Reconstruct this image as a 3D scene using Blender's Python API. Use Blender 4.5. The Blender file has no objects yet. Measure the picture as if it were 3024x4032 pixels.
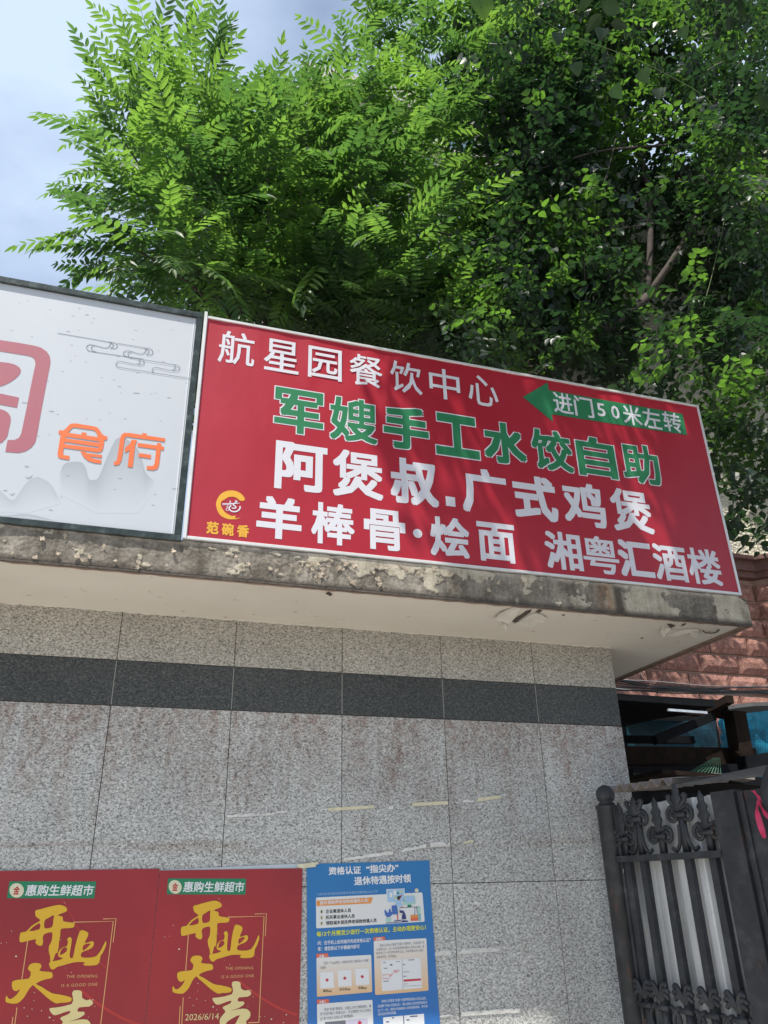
import bpy, bmesh, math, random
import numpy as np
from mathutils import Vector, Matrix, noise
random.seed(7); rng = np.random.default_rng(7)
R = math.radians
sc = bpy.context.scene
COL = sc.collection

# ------------------------------------------------------------------ camera
CAM = Vector((0.07684, -4.18498, 1.6))
RT = Vector((0.95182019, -0.30597341, -0.02045947))
UP = Vector((-0.11405795, -0.41516267, 0.90256897))
FW = Vector((0.28465611, 0.8567498, 0.43005892))
FPX = 3079.5
cd = bpy.data.cameras.new("camera")
cd.sensor_fit = 'VERTICAL'; cd.sensor_height = 24.0; cd.lens = 24.0*FPX/4032
cd.clip_end = 2000; cd.clip_start = 0.05
cam = bpy.data.objects.new("camera", cd); COL.objects.link(cam)
m = Matrix.Identity(4)
for i in range(3):
    m[i][0] = RT[i]; m[i][1] = UP[i]; m[i][2] = -FW[i]; m[i][3] = CAM[i]
cam.matrix_world = m
sc.camera = cam

# ------------------------------------------------------------------ light
SUN = Vector((-0.30, -0.30, 0.905)).normalized()
EL = math.asin(SUN.z); AZ = math.atan2(SUN.x, SUN.y)
w = bpy.data.worlds.new("World"); sc.world = w; w.use_nodes = True
nt = w.node_tree; N = nt.nodes; N.clear(); K = nt.links
out = N.new('ShaderNodeOutputWorld'); bg = N.new('ShaderNodeBackground')
sky = N.new('ShaderNodeTexSky'); sky.sky_type = 'NISHITA'; sky.sun_disc = False
sky.sun_elevation = EL; sky.sun_rotation = AZ % (2*math.pi); sky.dust_density = 1.6
SKY_STR = 0.13
bg.inputs['Strength'].default_value = SKY_STR
tc = N.new('ShaderNodeTexCoord'); mp = N.new('ShaderNodeMapping'); mp.inputs['Scale'].default_value = (1.0, 1.0, 2.2)
n1 = N.new('ShaderNodeTexNoise'); n1.inputs['Scale'].default_value = 1.9; n1.inputs['Detail'].default_value = 6; n1.inputs['Roughness'].default_value = .52
cr = N.new('ShaderNodeValToRGB'); cr.color_ramp.elements[0].position = .36; cr.color_ramp.elements[1].position = .66
cr.color_ramp.elements[0].color = (.12, .12, .12, 1); cr.color_ramp.elements[1].color = (1, 1, 1, 1)
mx = N.new('ShaderNodeMix'); mx.data_type = 'RGBA'
mx.inputs[7].default_value = (4.3, 5.25, 6.7, 1)
K.new(tc.outputs['Generated'], mp.inputs['Vector']); K.new(mp.outputs[0], n1.inputs['Vector'])
K.new(n1.outputs[0], cr.inputs[0]); K.new(cr.outputs[0], mx.inputs[0]); K.new(sky.outputs[0], mx.inputs[6])
K.new(mx.outputs[2], bg.inputs[0]); K.new(bg.outputs[0], out.inputs[0])
sd = bpy.data.lights.new("sun", 'SUN'); sd.energy = 5.0; sd.angle = R(0.6); sd.color = (1, .95, .87)
so = bpy.data.objects.new("sun", sd); COL.objects.link(so)
so.rotation_euler = (-SUN).to_track_quat('-Z', 'Y').to_euler()
sc.view_settings.view_transform = 'Standard'; sc.view_settings.look = 'None'
sc.view_settings.exposure = 0.34; sc.view_settings.gamma = 1; sc.view_settings.use_curve_mapping = False
sc.cycles.max_bounces = 8; sc.cycles.transparent_max_bounces = 8

# ------------------------------------------------------------------ helpers
def P(u, v, y):
    """where the sight line of a surveyed point of the photograph meets the vertical plane at depth y"""
    d = FW + RT*((u-1512)/FPX) - UP*((v-2016)/FPX)
    t = (y-CAM.y)/d.y
    return CAM + d*t
def PZ(u, v, z):
    d = FW + RT*((u-1512)/FPX) - UP*((v-2016)/FPX)
    return CAM + d*((z-CAM.z)/d.z)
def zm(x0, y0, s):
    return lambda x, y: (x0 + x/s, y0 + y/s)
def T(u, v): return (u*1.8228, v*1.8228)
S = -0.642

def link(o, parent=None):
    COL.objects.link(o)
    if parent is not None: o.parent = parent
    return o
def tag(o, label=None, cat=None, group=None, kind=None):
    if label: o['label'] = label
    if cat: o['category'] = cat
    if group: o['group'] = group
    if kind: o['kind'] = kind
    return o
def empty(name, loc, label, cat, group=None):
    o = bpy.data.objects.new(name, None); o.location = loc; o.empty_display_size = .1
    COL.objects.link(o); tag(o, label, cat, group)
    ROOTLOC[o.name] = Vector(loc)
    return o
ROOTLOC = {}
def mesh_obj(name, verts, faces, mat, parent=None, smooth=False, attrs=None):
    """vertices are given in world space; parents are unrotated, so only their location is taken off"""
    me = bpy.data.meshes.new(name)
    off = Vector((0, 0, 0)); q = parent
    while q is not None:
        off += q.location; q = q.parent
    V = np.asarray(verts, dtype=float) - np.array(off)
    c = (V.min(0)+V.max(0))/2 if len(V) else np.zeros(3)
    me.from_pydata((V-c).tolist(), [], faces)
    me.materials.append(mat)
    if smooth: me.polygons.foreach_set('use_smooth', [True]*len(me.polygons))
    if attrs:
        for k, a in attrs.items():
            at = me.attributes.new(k, 'FLOAT', 'POINT'); at.data.foreach_set('value', a)
    me.update()
    o = bpy.data.objects.new(name, me); o.location = c
    return link(o, parent)
def box_vf(x0, x1, y0, y1, z0, z1):
    v = [(x0,y0,z0),(x1,y0,z0),(x1,y1,z0),(x0,y1,z0),(x0,y0,z1),(x1,y0,z1),(x1,y1,z1),(x0,y1,z1)]
    f = [(0,3,2,1),(4,5,6,7),(0,1,5,4),(1,2,6,5),(2,3,7,6),(3,0,4,7)]
    return v, f
def box(name, x0, x1, y0, y1, z0, z1, mat, parent=None, bevel=0):
    v, f = box_vf(x0, x1, y0, y1, z0, z1)
    if bevel:
        bm = bmesh.new(); vs = [bm.verts.new(p) for p in v]
        for q in f: bm.faces.new([vs[i] for i in q])
        bmesh.ops.bevel(bm, geom=bm.edges[:], offset=bevel, segments=1, affect='EDGES')
        v = [tuple(p.co) for p in bm.verts]; bm.verts.index_update(); f = [tuple(p.index for p in q.verts) for q in bm.faces]; bm.free()
    return mesh_obj(name, v, f, mat, parent)
def tube_vf(pts, rad, n=6, cap=True):
    pts = [Vector(p) for p in pts]; V = []; F = []
    if not hasattr(rad, '__len__'): rad = [rad]*len(pts)
    prev = None
    for i, p in enumerate(pts):
        d = (pts[min(i+1, len(pts)-1)]-pts[max(i-1, 0)]).normalized()
        if prev is None:
            a = d.orthogonal().normalized()
        else:
            a = (prev - d*prev.dot(d)); a = a.normalized() if a.length > 1e-6 else d.orthogonal().normalized()
        prev = a; b = d.cross(a)
        for k in range(n):
            t = 2*math.pi*k/n
            V.append(tuple(p+(a*math.cos(t)+b*math.sin(t))*rad[i]))
    for i in range(len(pts)-1):
        for k in range(n):
            F.append((i*n+k, i*n+(k+1) % n, (i+1)*n+(k+1) % n, (i+1)*n+k))
    if cap:
        F.append(tuple(range(n))[::-1]); F.append(tuple((len(pts)-1)*n+k for k in range(n)))
    return V, F
def merge(parts):
    V = []; F = []
    for v, f in parts:
        k = len(V); V += list(v); F += [tuple(i+k for i in q) for q in f]
    return V, F
def tube(name, pts, rad, mat, parent=None, n=6):
    v, f = tube_vf(pts, rad, n); return mesh_obj(name, v, f, mat, parent, smooth=True)
def curve_fill(make):
    cu = bpy.data.curves.new('t', 'FONT' if make[0] == 'T' else 'CURVE')
    if make[0] == 'T':
        cu.body = make[1]; cu.offset = make[2]; cu.resolution_u = 2; cu.space_character = make[3]
    else:
        cu.dimensions = '2D'; cu.fill_mode = 'BOTH'
        for lp in make[1]:
            sp = cu.splines.new('POLY'); sp.points.add(len(lp)-1); sp.use_cyclic_u = True
            for i, q in enumerate(lp): sp.points[i].co = (q[0], q[1], 0, 1)
    o = bpy.data.objects.new('t', cu); COL.objects.link(o)
    dg = bpy.context.evaluated_depsgraph_get()
    me = bpy.data.meshes.new_from_object(o.evaluated_get(dg))
    V = [(p.co.x, p.co.y) for p in me.vertices]; F = [tuple(p.vertices) for p in me.polygons]
    bpy.data.objects.remove(o); bpy.data.curves.remove(cu); bpy.data.meshes.remove(me)
    F2 = []
    for f in F:   # all normals towards +normal of the plane
        a = sum(V[f[i]][0]*V[f[(i+1) % len(f)]][1]-V[f[(i+1) % len(f)]][0]*V[f[i]][1] for i in range(len(f)))
        F2.append(f if a > 0 else f[::-1])
    return V, F2
GC = {}
def glyph(s, off=0, sp=1.0):
    k = (s, off, sp)
    if k not in GC: GC[k] = curve_fill(('T', s, off, sp))
    return GC[k]
def text_box(s, cx, cz, wd, ht, y, off=0, grow=0, sp=1.0, rot=0, shear=0, base_off=None):
    """text filling a box of the given size on the plane at depth y, facing the camera side"""
    V, F = glyph(s, 0, sp)
    g = base_off if base_off is not None else off
    xs = [p[0] for p in V]; zs = [p[1] for p in V]
    x0, x1, z0, z1 = min(xs)-g, max(xs)+g, min(zs)-g, max(zs)+g
    sx = wd/(x1-x0); sz = ht/(z1-z0); c, s_ = math.cos(rot), math.sin(rot)
    o = []; FF = []
    if off <= 0: sh_ = [(0, 0)]
    elif ht < .06: sh_ = [(off, off), (-off, off), (off, -off), (-off, -off)]
    else: sh_ = [(0, 0)]+[(off*i, off*k) for i in (-1, 0, 1) for k in (-1, 0, 1) if i or k]
    for n_, (da, db) in enumerate(sh_):
        k0 = len(o)
        for a, b in V:
            X = (a+da-(x0+x1)/2)*sx; Z = (b+db-(z0+z1)/2)*sz; X += shear*Z
            o.append((cx+c*X-s_*Z, y-n_*2.5e-5, cz+s_*X+c*Z))
        FF += [tuple(i+k0 for i in f) for f in F]
    return o, FF
def text_line(s, L, Rr, hpx, f, y, off=0, sp=1.0, shear=0, dx=0):
    a = P(*f(*L), y); b = P(*f(*Rr), y)
    t = P(*f((L[0]+Rr[0])/2, (L[1]+Rr[1])/2-hpx/2), y); u = P(*f((L[0]+Rr[0])/2, (L[1]+Rr[1])/2+hpx/2), y)
    return text_box(s, (a.x+b.x)/2+dx, (a.z+b.z)/2, (b-a).length, t.z-u.z, y, off, sp=sp, rot=math.atan2(b.z-a.z, b.x-a.x), shear=shear)
def poly(loops, f, y, dx=0):
    lp = [[(lambda q: (q.x+dx, q.z))(P(*f(*p), y)) for p in l] for l in loops]
    V, F = curve_fill(('C', lp))
    return [(a, y, b) for a, b in V], F
def smooth_loop(l, n=4):
    """closed Catmull-Rom through the points"""
    o = []; k = len(l)
    for i in range(k):
        p0, p1, p2, p3 = l[i-1], l[i], l[(i+1) % k], l[(i+2) % k]
        for j in range(n):
            t = j/n
            o.append(tuple(.5*((2*p1[c])+(-p0[c]+p2[c])*t+(2*p0[c]-5*p1[c]+4*p2[c]-p3[c])*t*t+(-p0[c]+3*p1[c]-3*p2[c]+p3[c])*t**3) for c in (0, 1)))
    return o
def smooth_line(l, n=6):
    o = []; k = len(l)
    for i in range(k-1):
        p0, p1, p2, p3 = l[max(i-1, 0)], l[i], l[i+1], l[min(i+2, k-1)]
        for j in range(n):
            t = j/n
            o.append(tuple(.5*((2*p1[c])+(-p0[c]+p2[c])*t+(2*p0[c]-5*p1[c]+4*p2[c]-p3[c])*t*t+(-p0[c]+3*p1[c]-3*p2[c]+p3[c])*t**3) for c in range(len(p1))))
    o.append(tuple(l[-1])); return o
def circ(cx, cy, r, n=20, ry=None):
    return [(cx+r*math.cos(2*math.pi*i/n), cy+(ry or r)*math.sin(2*math.pi*i/n)) for i in range(n)]
def ribbon(pts, wpx, f, y, dx=0):
    """thin printed line of even width through surveyed points"""
    q = [P(*f(*p), y) for p in pts]; V = []; F = []
    for i, p in enumerate(q):
        d = (q[min(i+1, len(q)-1)]-q[max(i-1, 0)]); d.y = 0; d.normalize(); nn = Vector((-d.z, 0, d.x))*wpx/2
        V += [(p.x+nn.x+dx, y, p.z+nn.z), (p.x-nn.x+dx, y, p.z-nn.z)]
    for i in range(len(q)-1): F.append((2*i, 2*i+1, 2*i+3, 2*i+2))
    return V, F
def tint_parts(name, parts, mat, parent):
    v, f = merge(parts); return mesh_obj(name, v, f, mat, parent)

# ------------------------------------------------------------------ materials
class MT:
    def __init__(s, name):
        s.m = bpy.data.materials.new(name); s.m.use_nodes = True; s.t = s.m.node_tree; s.N = s.t.nodes; s.K = s.t.links
        s.b = s.N['Principled BSDF']; s.out = s.N['Material Output']
        s.geo = s.N.new('ShaderNodeNewGeometry')
    def pos(s, scale=(1, 1, 1), rot=(0, 0, 0)):
        q = s.N.new('ShaderNodeMapping'); q.inputs['Scale'].default_value = scale; q.inputs['Rotation'].default_value = rot
        s.K.new(s.geo.outputs['Position'], q.inputs['Vector']); return q.outputs[0]
    def noise(s, sc_, det=4, rough=.6, vec=None, dist=0):
        q = s.N.new('ShaderNodeTexNoise'); q.inputs['Scale'].default_value = sc_; q.inputs['Detail'].default_value = det
        q.inputs['Roughness'].default_value = rough; q.inputs['Distortion'].default_value = dist
        s.K.new(vec if vec is not None else s.pos(), q.inputs['Vector']); return q.outputs[0]
    def vor(s, sc_, vec=None, feature='F1', outp='Distance'):
        q = s.N.new('ShaderNodeTexVoronoi'); q.inputs['Scale'].default_value = sc_; q.feature = feature
        s.K.new(vec if vec is not None else s.pos(), q.inputs['Vector']); return q.outputs[outp]
    def ramp(s, fac, stops, interp='LINEAR'):
        q = s.N.new('ShaderNodeValToRGB'); e = q.color_ramp.elements; q.color_ramp.interpolation = interp
        while len(e) < len(stops): e.new(.5)
        for i, (p, c) in enumerate(stops):
            e[i].position = p; e[i].color = (c if hasattr(c, '__len__') else (c, c, c)) + ((1,) if not hasattr(c, '__len__') or len(c) == 3 else ())
        s.K.new(fac, q.inputs[0]); return q.outputs[0]
    def mix(s, fac, a, b, mode='MIX'):
        q = s.N.new('ShaderNodeMix'); q.data_type = 'RGBA'; q.blend_type = mode
        for i, x in ((0, fac), (6, a), (7, b)):
            if hasattr(x, 'links') or hasattr(x, 'is_linked'): s.K.new(x, q.inputs[i])
            elif hasattr(x, '__len__'): q.inputs[i].default_value = tuple(x)+(1,)
            else: q.inputs[i].default_value = x if i == 0 else (x, x, x, 1)
        return q.outputs[2]
    def math(s, op, a, b=0, clamp=False):
        q = s.N.new('ShaderNodeMath'); q.operation = op; q.use_clamp = clamp
        for i, x in ((0, a), (1, b)):
            if hasattr(x, 'is_linked'): s.K.new(x, q.inputs[i])
            else: q.inputs[i].default_value = x
        return q.outputs[0]
    def z(s, axis='Z'):
        q = s.N.new('ShaderNodeSeparateXYZ'); s.K.new(s.geo.outputs['Position'], q.inputs[0]); return q.outputs[axis]
    def map(s, x, a, b, c=0., d=1.):
        q = s.N.new('ShaderNodeMapRange'); s.K.new(x, q.inputs[0])
        for i, t in enumerate((a, b, c, d)): q.inputs[i+1].default_value = t
        return q.outputs[0]
    def attr(s, name):
        q = s.N.new('ShaderNodeAttribute'); q.attribute_name = name; return q.outputs['Fac']
    def orand(s):
        q = s.N.new('ShaderNodeObjectInfo'); return q.outputs['Random']
    def fin(s, col, rough=.6, bump=None, bs=.3, bd=.004, metal=0, spec=.5):
        if hasattr(col, 'is_linked'): s.K.new(col, s.b.inputs['Base Color'])
        else: s.b.inputs['Base Color'].default_value = tuple(col)+(1,)
        if hasattr(rough, 'is_linked'): s.K.new(rough, s.b.inputs['Roughness'])
        else: s.b.inputs['Roughness'].default_value = rough
        s.b.inputs['Metallic'].default_value = metal; s.b.inputs['Specular IOR Level'].default_value = spec
        if bump is not None:
            q = s.N.new('ShaderNodeBump'); q.inputs['Strength'].default_value = bs; q.inputs['Distance'].default_value = bd
            s.K.new(bump, q.inputs['Height']); s.K.new(q.outputs[0], s.b.inputs['Normal'])
        return s.m
def flat(name, c, rough=.5, var=.12, scale=6, spec=.5, metal=0, bs=0):
    t = MT(name); n = t.noise(scale, 5)
    k = t.ramp(n, [(.3, 1-var), (.7, 1+var*.6)])
    col = t.mix(1.0, c, k, 'MULTIPLY')
    return t.fin(col, rough, t.noise(scale*12, 3) if bs else None, bs, .002, metal, spec)

def granite(name, cols, stain=0., tone=(1, 1, 1)):
    t = MT(name)
    v1 = t.pos((1, 1, 1.5), (0, .5, 0))
    a = t.noise(80, 3, .7, v1, 1.0)
    b = t.vor(150)
    c = t.ramp(a, [(.36, cols[0]), (.47, cols[1]), (.54, cols[2]), (.66, cols[3])])
    d = t.ramp(b, [(.12, .55), (.3, 1.0)])
    col = t.mix(.5, c, d, 'MULTIPLY')
    big = t.ramp(t.noise(2.2, 4), [(.3, .86), (.7, 1.08)])
    col = t.mix(1., col, big, 'MULTIPLY')
    orr = t.map(t.orand(), 0, 1, .93, 1.06); col = t.mix(1., col, orr, 'MULTIPLY')
    col = t.mix(1., col, tone, 'MULTIPLY')
    if stain:
        vv = t.pos((4.5, 1, .9)); s1 = t.noise(2.0, 5, .65, vv, .6)
        g = t.ramp(t.z(), [(0, 0)]) if False else t.map(t.z(), 1.7, 2.44, .0, .34)
        s2 = t.math('ADD', s1, g); msk = t.ramp(s2, [(.61, 0.), (.88, .95)])
        brk = t.ramp(t.noise(26, 4), [(.4, .25), (.6, 1.)]); msk = t.mix(1., msk, brk, 'MULTIPLY')
        col = t.mix(t.math('MULTIPLY', msk, stain), col, t.mix(1., col, (.58, .42, .36), 'MULTIPLY'))
        h1 = t.noise(1.0, 5, .7, t.pos((1.2, 1, 14))); zz = t.map(t.z(), 1.83, 1.79, 0, 1); z2 = t.map(t.z(), 1.74, 1.79, 0, 1)
        hb = t.math('MULTIPLY', t.math('MULTIPLY', zz, z2), t.ramp(h1, [(.46, 0.), (.62, .8)]))
        col = t.mix(t.math('MULTIPLY', hb, .8, True), col, t.mix(1., col, (.6, .47, .38), 'MULTIPLY'))
    return t.fin(col, .42, a, .08, .002, spec=.35)

G_LIGHT = granite('granite_light', [(.16, .158, .148), (.39, .388, .368), (.61, .61, .58), (.74, .74, .705)], .9)
G_TOP = granite('granite_top', [(.14, .13, .11), (.34, .322, .285), (.52, .495, .44), (.65, .62, .56)])  # same granite, with warm bounce light from the soffit put into its tint
G_DARK = granite('granite_dark', [(.028, .029, .028), (.05, .053, .050), (.078, .083, .078), (.14, .145, .14)])
M_GROUT = flat('grout_dark', (.06, .055, .05), .9)
M_GROUTL = flat('grout_pale', (.42, .41, .38), .9)

def m_fascia():
    t = MT('weathered_concrete')
    p = t.attr('paint')
    a = t.noise(9, 6, .7); b = t.noise(60, 5, .7); st = t.noise(5, 5, .7, t.pos((3, 1, .45)))
    conc = t.ramp(a, [(.3, (.15, .13, .105)), (.5, (.27, .24, .20)), (.7, (.40, .36, .305))])
    conc = t.mix(.55, conc, t.ramp(b, [(.35, .45), (.65, 1.25)]), 'MULTIPLY')
    pt = t.ramp(t.noise(14, 5, .6), [(.3, (.40, .36, .27)), (.7, (.62, .56, .45))])
    pt = t.mix(.4, pt, t.ramp(t.vor(28, feature='DISTANCE_TO_EDGE'), [(0, .35), (.05, 1.)]), 'MULTIPLY')
    col = t.mix(p, conc, pt)
    dk = t.ramp(st, [(.47, 0.), (.66, .62)]); col = t.mix(dk, col, t.mix(1., col, (.38, .37, .35), 'MULTIPLY'))
    # water-borne grime runs on the right third, rust run below the sign bolt
    xr = t.z('X')
    r0 = t.math('MULTIPLY', t.map(xr, 2.44, 2.56), t.map(xr, 2.66, 2.56)); rn = t.ramp(t.noise(6, 4, .6, t.pos((4, 1, .7))), [(.35, .2), (.6, 1.)])
    col = t.mix(t.math('MULTIPLY', t.math('MULTIPLY', r0, rn), .6), col, (.24, .11, .045))
    ra = t.math('MULTIPLY', t.map(xr, 2.58, 2.61), t.map(xr, 2.68, 2.64)); col = t.mix(t.math('MULTIPLY', ra, .8), col, (.03, .025, .022))
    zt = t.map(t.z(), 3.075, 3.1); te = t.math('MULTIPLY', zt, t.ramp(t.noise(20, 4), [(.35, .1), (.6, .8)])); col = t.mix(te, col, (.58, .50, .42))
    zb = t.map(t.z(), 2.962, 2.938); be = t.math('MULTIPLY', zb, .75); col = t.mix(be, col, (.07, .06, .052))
    return t.fin(col, .9, t.noise(85, 6, .75), .8, .006, spec=.2)
M_FASC = m_fascia()
M_FLAKE = flat('peeling_paint', (.42, .35, .265), .75, .25, 30)
def m_soffit():
    t = MT('soffit_paint')
    c = t.ramp(t.noise(1.6, 5, .6), [(.3, (.71, .66, .57)), (.7, (.80, .75, .66))])
    sp = t.ramp(t.noise(22, 3, .5), [(.70, 0.), (.74, .7)]); c = t.mix(sp, c, (.45, .36, .28))
    e = t.math('MULTIPLY', t.map(t.z('Y'), -.56, -.60), t.ramp(t.noise(8, 5), [(.42, 0.), (.6, .6)])); c = t.mix(e, c, (.55, .38, .30))
    return t.fin(c, .7, t.noise(30, 5), .15, .003, spec=.2)
M_SOFF = m_soffit()
M_SOFFL = flat('soffit_flake', (.74, .70, .62), .7, .12, 20)
M_BROWN = flat('drip_edge_paint', (.30, .21, .165), .8, .35, 22)
M_BARE = flat('bare_concrete', (.10, .085, .07), .95, .4, 40)
M_CORE = flat('core_render', (.30, .29, .27), .9)
M_ROOF = flat('roof_felt', (.10, .10, .10), .95, .3)

def m_banner():
    t = MT('red_banner_vinyl')
    w1 = t.ramp(t.noise(1.3, 3), [(.35, (.37, .012, .027)), (.65, (.41, .017, .035))])
    h = t.noise(3.0, 3, .5, t.pos((1.6, 1, .9)))
    return t.fin(w1, .42, h, .35, .012, spec=.55)
M_RED = m_banner()
def vinyl(name, c, rough=.42): return flat(name, c, rough, .05, 2.0, .5)
M_WHITE = vinyl('white_vinyl', (.68, .68, .73)); M_GREEN = vinyl('green_vinyl', (.026, .20, .085)); M_YEL = vinyl('yellow_vinyl', (.75, .40, .04))
M_ALU = flat('white_aluminium', (.74, .74, .73), .35, .12, 9, .5, .2)
def m_frame():
    t = MT('scuffed_dark_frame')
    c = t.ramp(t.noise(18, 6, .75), [(.3, (.018, .024, .022)), (.55, (.05, .065, .06)), (.72, (.13, .155, .15)), (.8, (.42, .45, .44))])
    return t.fin(c, .3, t.noise(30, 4), .3, .004, metal=.35)
M_FRAME = m_frame()
M_PRINT = flat('pale_print_film', (.53, .56, .60), .4, .05, 1.2)
M_LINE = vinyl('grey_line_print', (.20, .23, .27)); M_SPECK = vinyl('speck_print', (.32, .34, .38))
M_ROSE = vinyl('faded_red_print', (.40, .13, .16)); M_ORANGE = vinyl('orange_print', (.82, .17, .05)); M_HALO = vinyl('halo_print', (.78, .74, .74))
def m_mount():
    t = MT('ink_mountain_print')
    a = t.attr('ink')
    return t.fin(t.mix(a, (.53, .56, .60), (.33, .35, .38)), .4)
M_MOUNT = m_mount()
M_FILM = flat('film_edge', (.72, .74, .78), .3, .05)

def m_poster():
    t = MT('red_poster_paper')
    c = t.ramp(t.noise(1.8, 3, .5), [(.3, (.27, .016, .022)), (.7, (.40, .024, .030))])
    return t.fin(c, .30, t.noise(3.0, 2, .5, t.pos((1, 1, .5))), .5, .03, spec=.5)
M_POST = m_poster()
M_GOLD = vinyl('gold_print', (.78, .46, .025), .35); M_GOLDP = vinyl('pale_gold_print', (.80, .66, .30), .35); M_GLINE = vinyl('gold_line_print', (.80, .42, .16), .35)
M_GLOW = vinyl('red_ray_print', (.50, .035, .03), .3)
M_PGRN = vinyl('poster_green', (.01, .22, .10), .35); M_CREAM = vinyl('cream_print', (.72, .68, .48), .4); M_PRED = vinyl('crimson_print', (.5, .01, .015), .4)
def m_blue():
    t = MT('blue_poster_paper')
    c = t.ramp(t.map(t.z(), 1.0, 1.7), [(0, (.03, .17, .50)), (1, (.02, .19, .46))])
    return t.fin(c, .32, t.noise(3.5, 2), .45, .025)
M_BLUE = m_blue()
M_PW = vinyl('poster_white', (.80, .81, .82), .35); M_PBLK = vinyl('poster_black', (.02, .02, .025), .4); M_PYEL = vinyl('poster_yellow', (.72, .74, .05), .35)
M_PORG = vinyl('poster_orange', (.80, .30, .05), .35); M_PTAB = vinyl('poster_coral', (.75, .15, .08), .35); M_PLB = vinyl('poster_light_blue', (.38, .58, .80), .35)
M_PGR = vinyl('poster_grey', (.16, .17, .20), .4); M_PNAVY = vinyl('poster_navy', (.03, .04, .20), .4); M_PMID = vinyl('poster_mid_blue', (.06, .16, .48), .4)
M_PMINT = vinyl('poster_mint', (.42, .66, .56), .4); M_PSKIN = vinyl('poster_skin', (.75, .42, .34), .4); M_PTEAL = vinyl('poster_teal', (.22, .50, .55), .4)
M_PPEACH = vinyl('poster_peach', (.78, .55, .35), .4); M_PRD = vinyl('poster_red', (.60, .03, .06), .4); M_PMAUV = vinyl('poster_mauve', (.62, .58, .72), .4)
def m_card():
    t = MT('poster_card_print')
    g = t.attr('low'); return t.fin(t.mix(g, (.78, .78, .76), (.80, .52, .28)), .35)
M_CARD = m_card()
M_TAPE = flat('old_paper_tape', (.74, .73, .68), .7, .2, 25); M_TAPEY = flat('yellowed_tape', (.72, .67, .47), .6, .2, 25)
M_CLEAR = flat('clear_tape', (.52, .58, .62), .2, .1)

def m_iron():
    t = MT('dark_painted_iron')
    n = t.noise(12, 6, .7); c = t.ramp(n, [(.3, (.018, .020, .024)), (.55, (.034, .038, .044)), (.75, (.075, .078, .082))])
    r = t.ramp(t.noise(7, 6, .75, t.pos((1, 1, .25))), [(.60, 0.), (.68, .8)])
    c = t.mix(r, c, (.11, .055, .03)); ch = t.ramp(t.noise(40, 4, .6, t.pos((1, 1, .3))), [(.74, 0.), (.76, 1.)])
    c = t.mix(ch, c, (.35, .30, .22))
    return t.fin(c, .55, t.noise(60, 4), .35, .002, spec=.5)
M_IRON = m_iron()
def m_sheet():
    t = MT('galvanised_sheet')
    c = t.ramp(t.noise(5, 5, .6, t.pos((1, 1, .3))), [(.3, (.46, .47, .46)), (.7, (.76, .77, .76))])
    sp = t.ramp(t.noise(50, 3), [(.68, 0.), (.75, .6)]); c = t.mix(sp, c, (.2, .19, .16))
    return t.fin(c, .45, t.noise(18, 4), .15, .002, metal=.15)
M_SHEET = m_sheet()
M_RSHEET = flat('dusty_roof_sheet', (.26, .22, .195), .8, .3, 14); M_BOARD = flat('grey_roof_board', (.12, .12, .115), .7, .25, 8)
M_PINK = flat('pink_ribbon', (.62, .035, .12), .35, .2, 30)
def m_stone():
    t = MT('red_split_stone')
    c = t.ramp(t.noise(20, 6, .8), [(.3, (.20, .095, .075)), (.52, (.40, .205, .165)), (.72, (.55, .34, .28))])
    c = t.mix(1., c, t.map(t.orand(), 0, 1, .85, 1.12), 'MULTIPLY')
    return t.fin(c, .9, t.noise(55, 5, .75), 1.0, .02, spec=.2)
M_STONE = m_stone()
M_MORT = flat('pink_mortar', (.40, .27, .22), .9, .2, 20)
M_CORN = flat('brown_cornice', (.16, .08, .066), .75, .3, 10, bs=.3)
def m_pebble():
    t = MT('cream_pebbledash')
    c = t.ramp(t.vor(26, feature='DISTANCE_TO_EDGE'), [(0, (.28, .26, .19)), (.06, (.60, .57, .46)), (1, (.70, .67, .56))])
    return t.fin(c, .9, t.vor(26), .8, .02, spec=.2)
M_PEB = m_pebble()
M_HR = flat('pale_concrete_render', (.50, .47, .43), .9, .15, .4); M_HRW = flat('tower_window_glass', (.12, .2, .25), .12, .2, .3); M_HRS = flat('tower_slab', (.40, .37, .34), .9, .15)
M_WOOD = flat('weathered_timber', (.022, .014, .010), .9, .4, 14, .15); M_DARK = flat('dark_shed_steel', (.008, .009, .011), .8, .4, 10, .15)  # dark parts, blackened further to stand in for shade under the shed roof
M_STEEL = flat('bare_steel_edge', (.75, .76, .76), .35, .3, 20, .5, .6)
def m_tarp():
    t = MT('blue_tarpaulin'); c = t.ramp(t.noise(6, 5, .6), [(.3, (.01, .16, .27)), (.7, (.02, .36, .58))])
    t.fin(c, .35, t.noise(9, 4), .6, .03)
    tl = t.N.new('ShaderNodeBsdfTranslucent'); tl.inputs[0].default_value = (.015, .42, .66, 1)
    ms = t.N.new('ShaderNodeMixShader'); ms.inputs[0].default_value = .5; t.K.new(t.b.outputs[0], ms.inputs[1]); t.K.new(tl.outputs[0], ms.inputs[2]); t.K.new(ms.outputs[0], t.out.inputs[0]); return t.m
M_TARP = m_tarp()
M_TARPD = flat('shaded_tarpaulin', (.008, .055, .08), .4, .5, 5)  # blue tarp again, the dimness inside the shed put into its colour
M_MESHW = flat('green_wire', (.20, .46, .30), .5); M_CABLE = flat('black_cable', (.018, .018, .02), .35); M_CABLEG = flat('grey_cable', (.30, .30, .31), .35)
M_PAVE = flat('pavement', (.42, .40, .37), .9, .15, 3)
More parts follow.
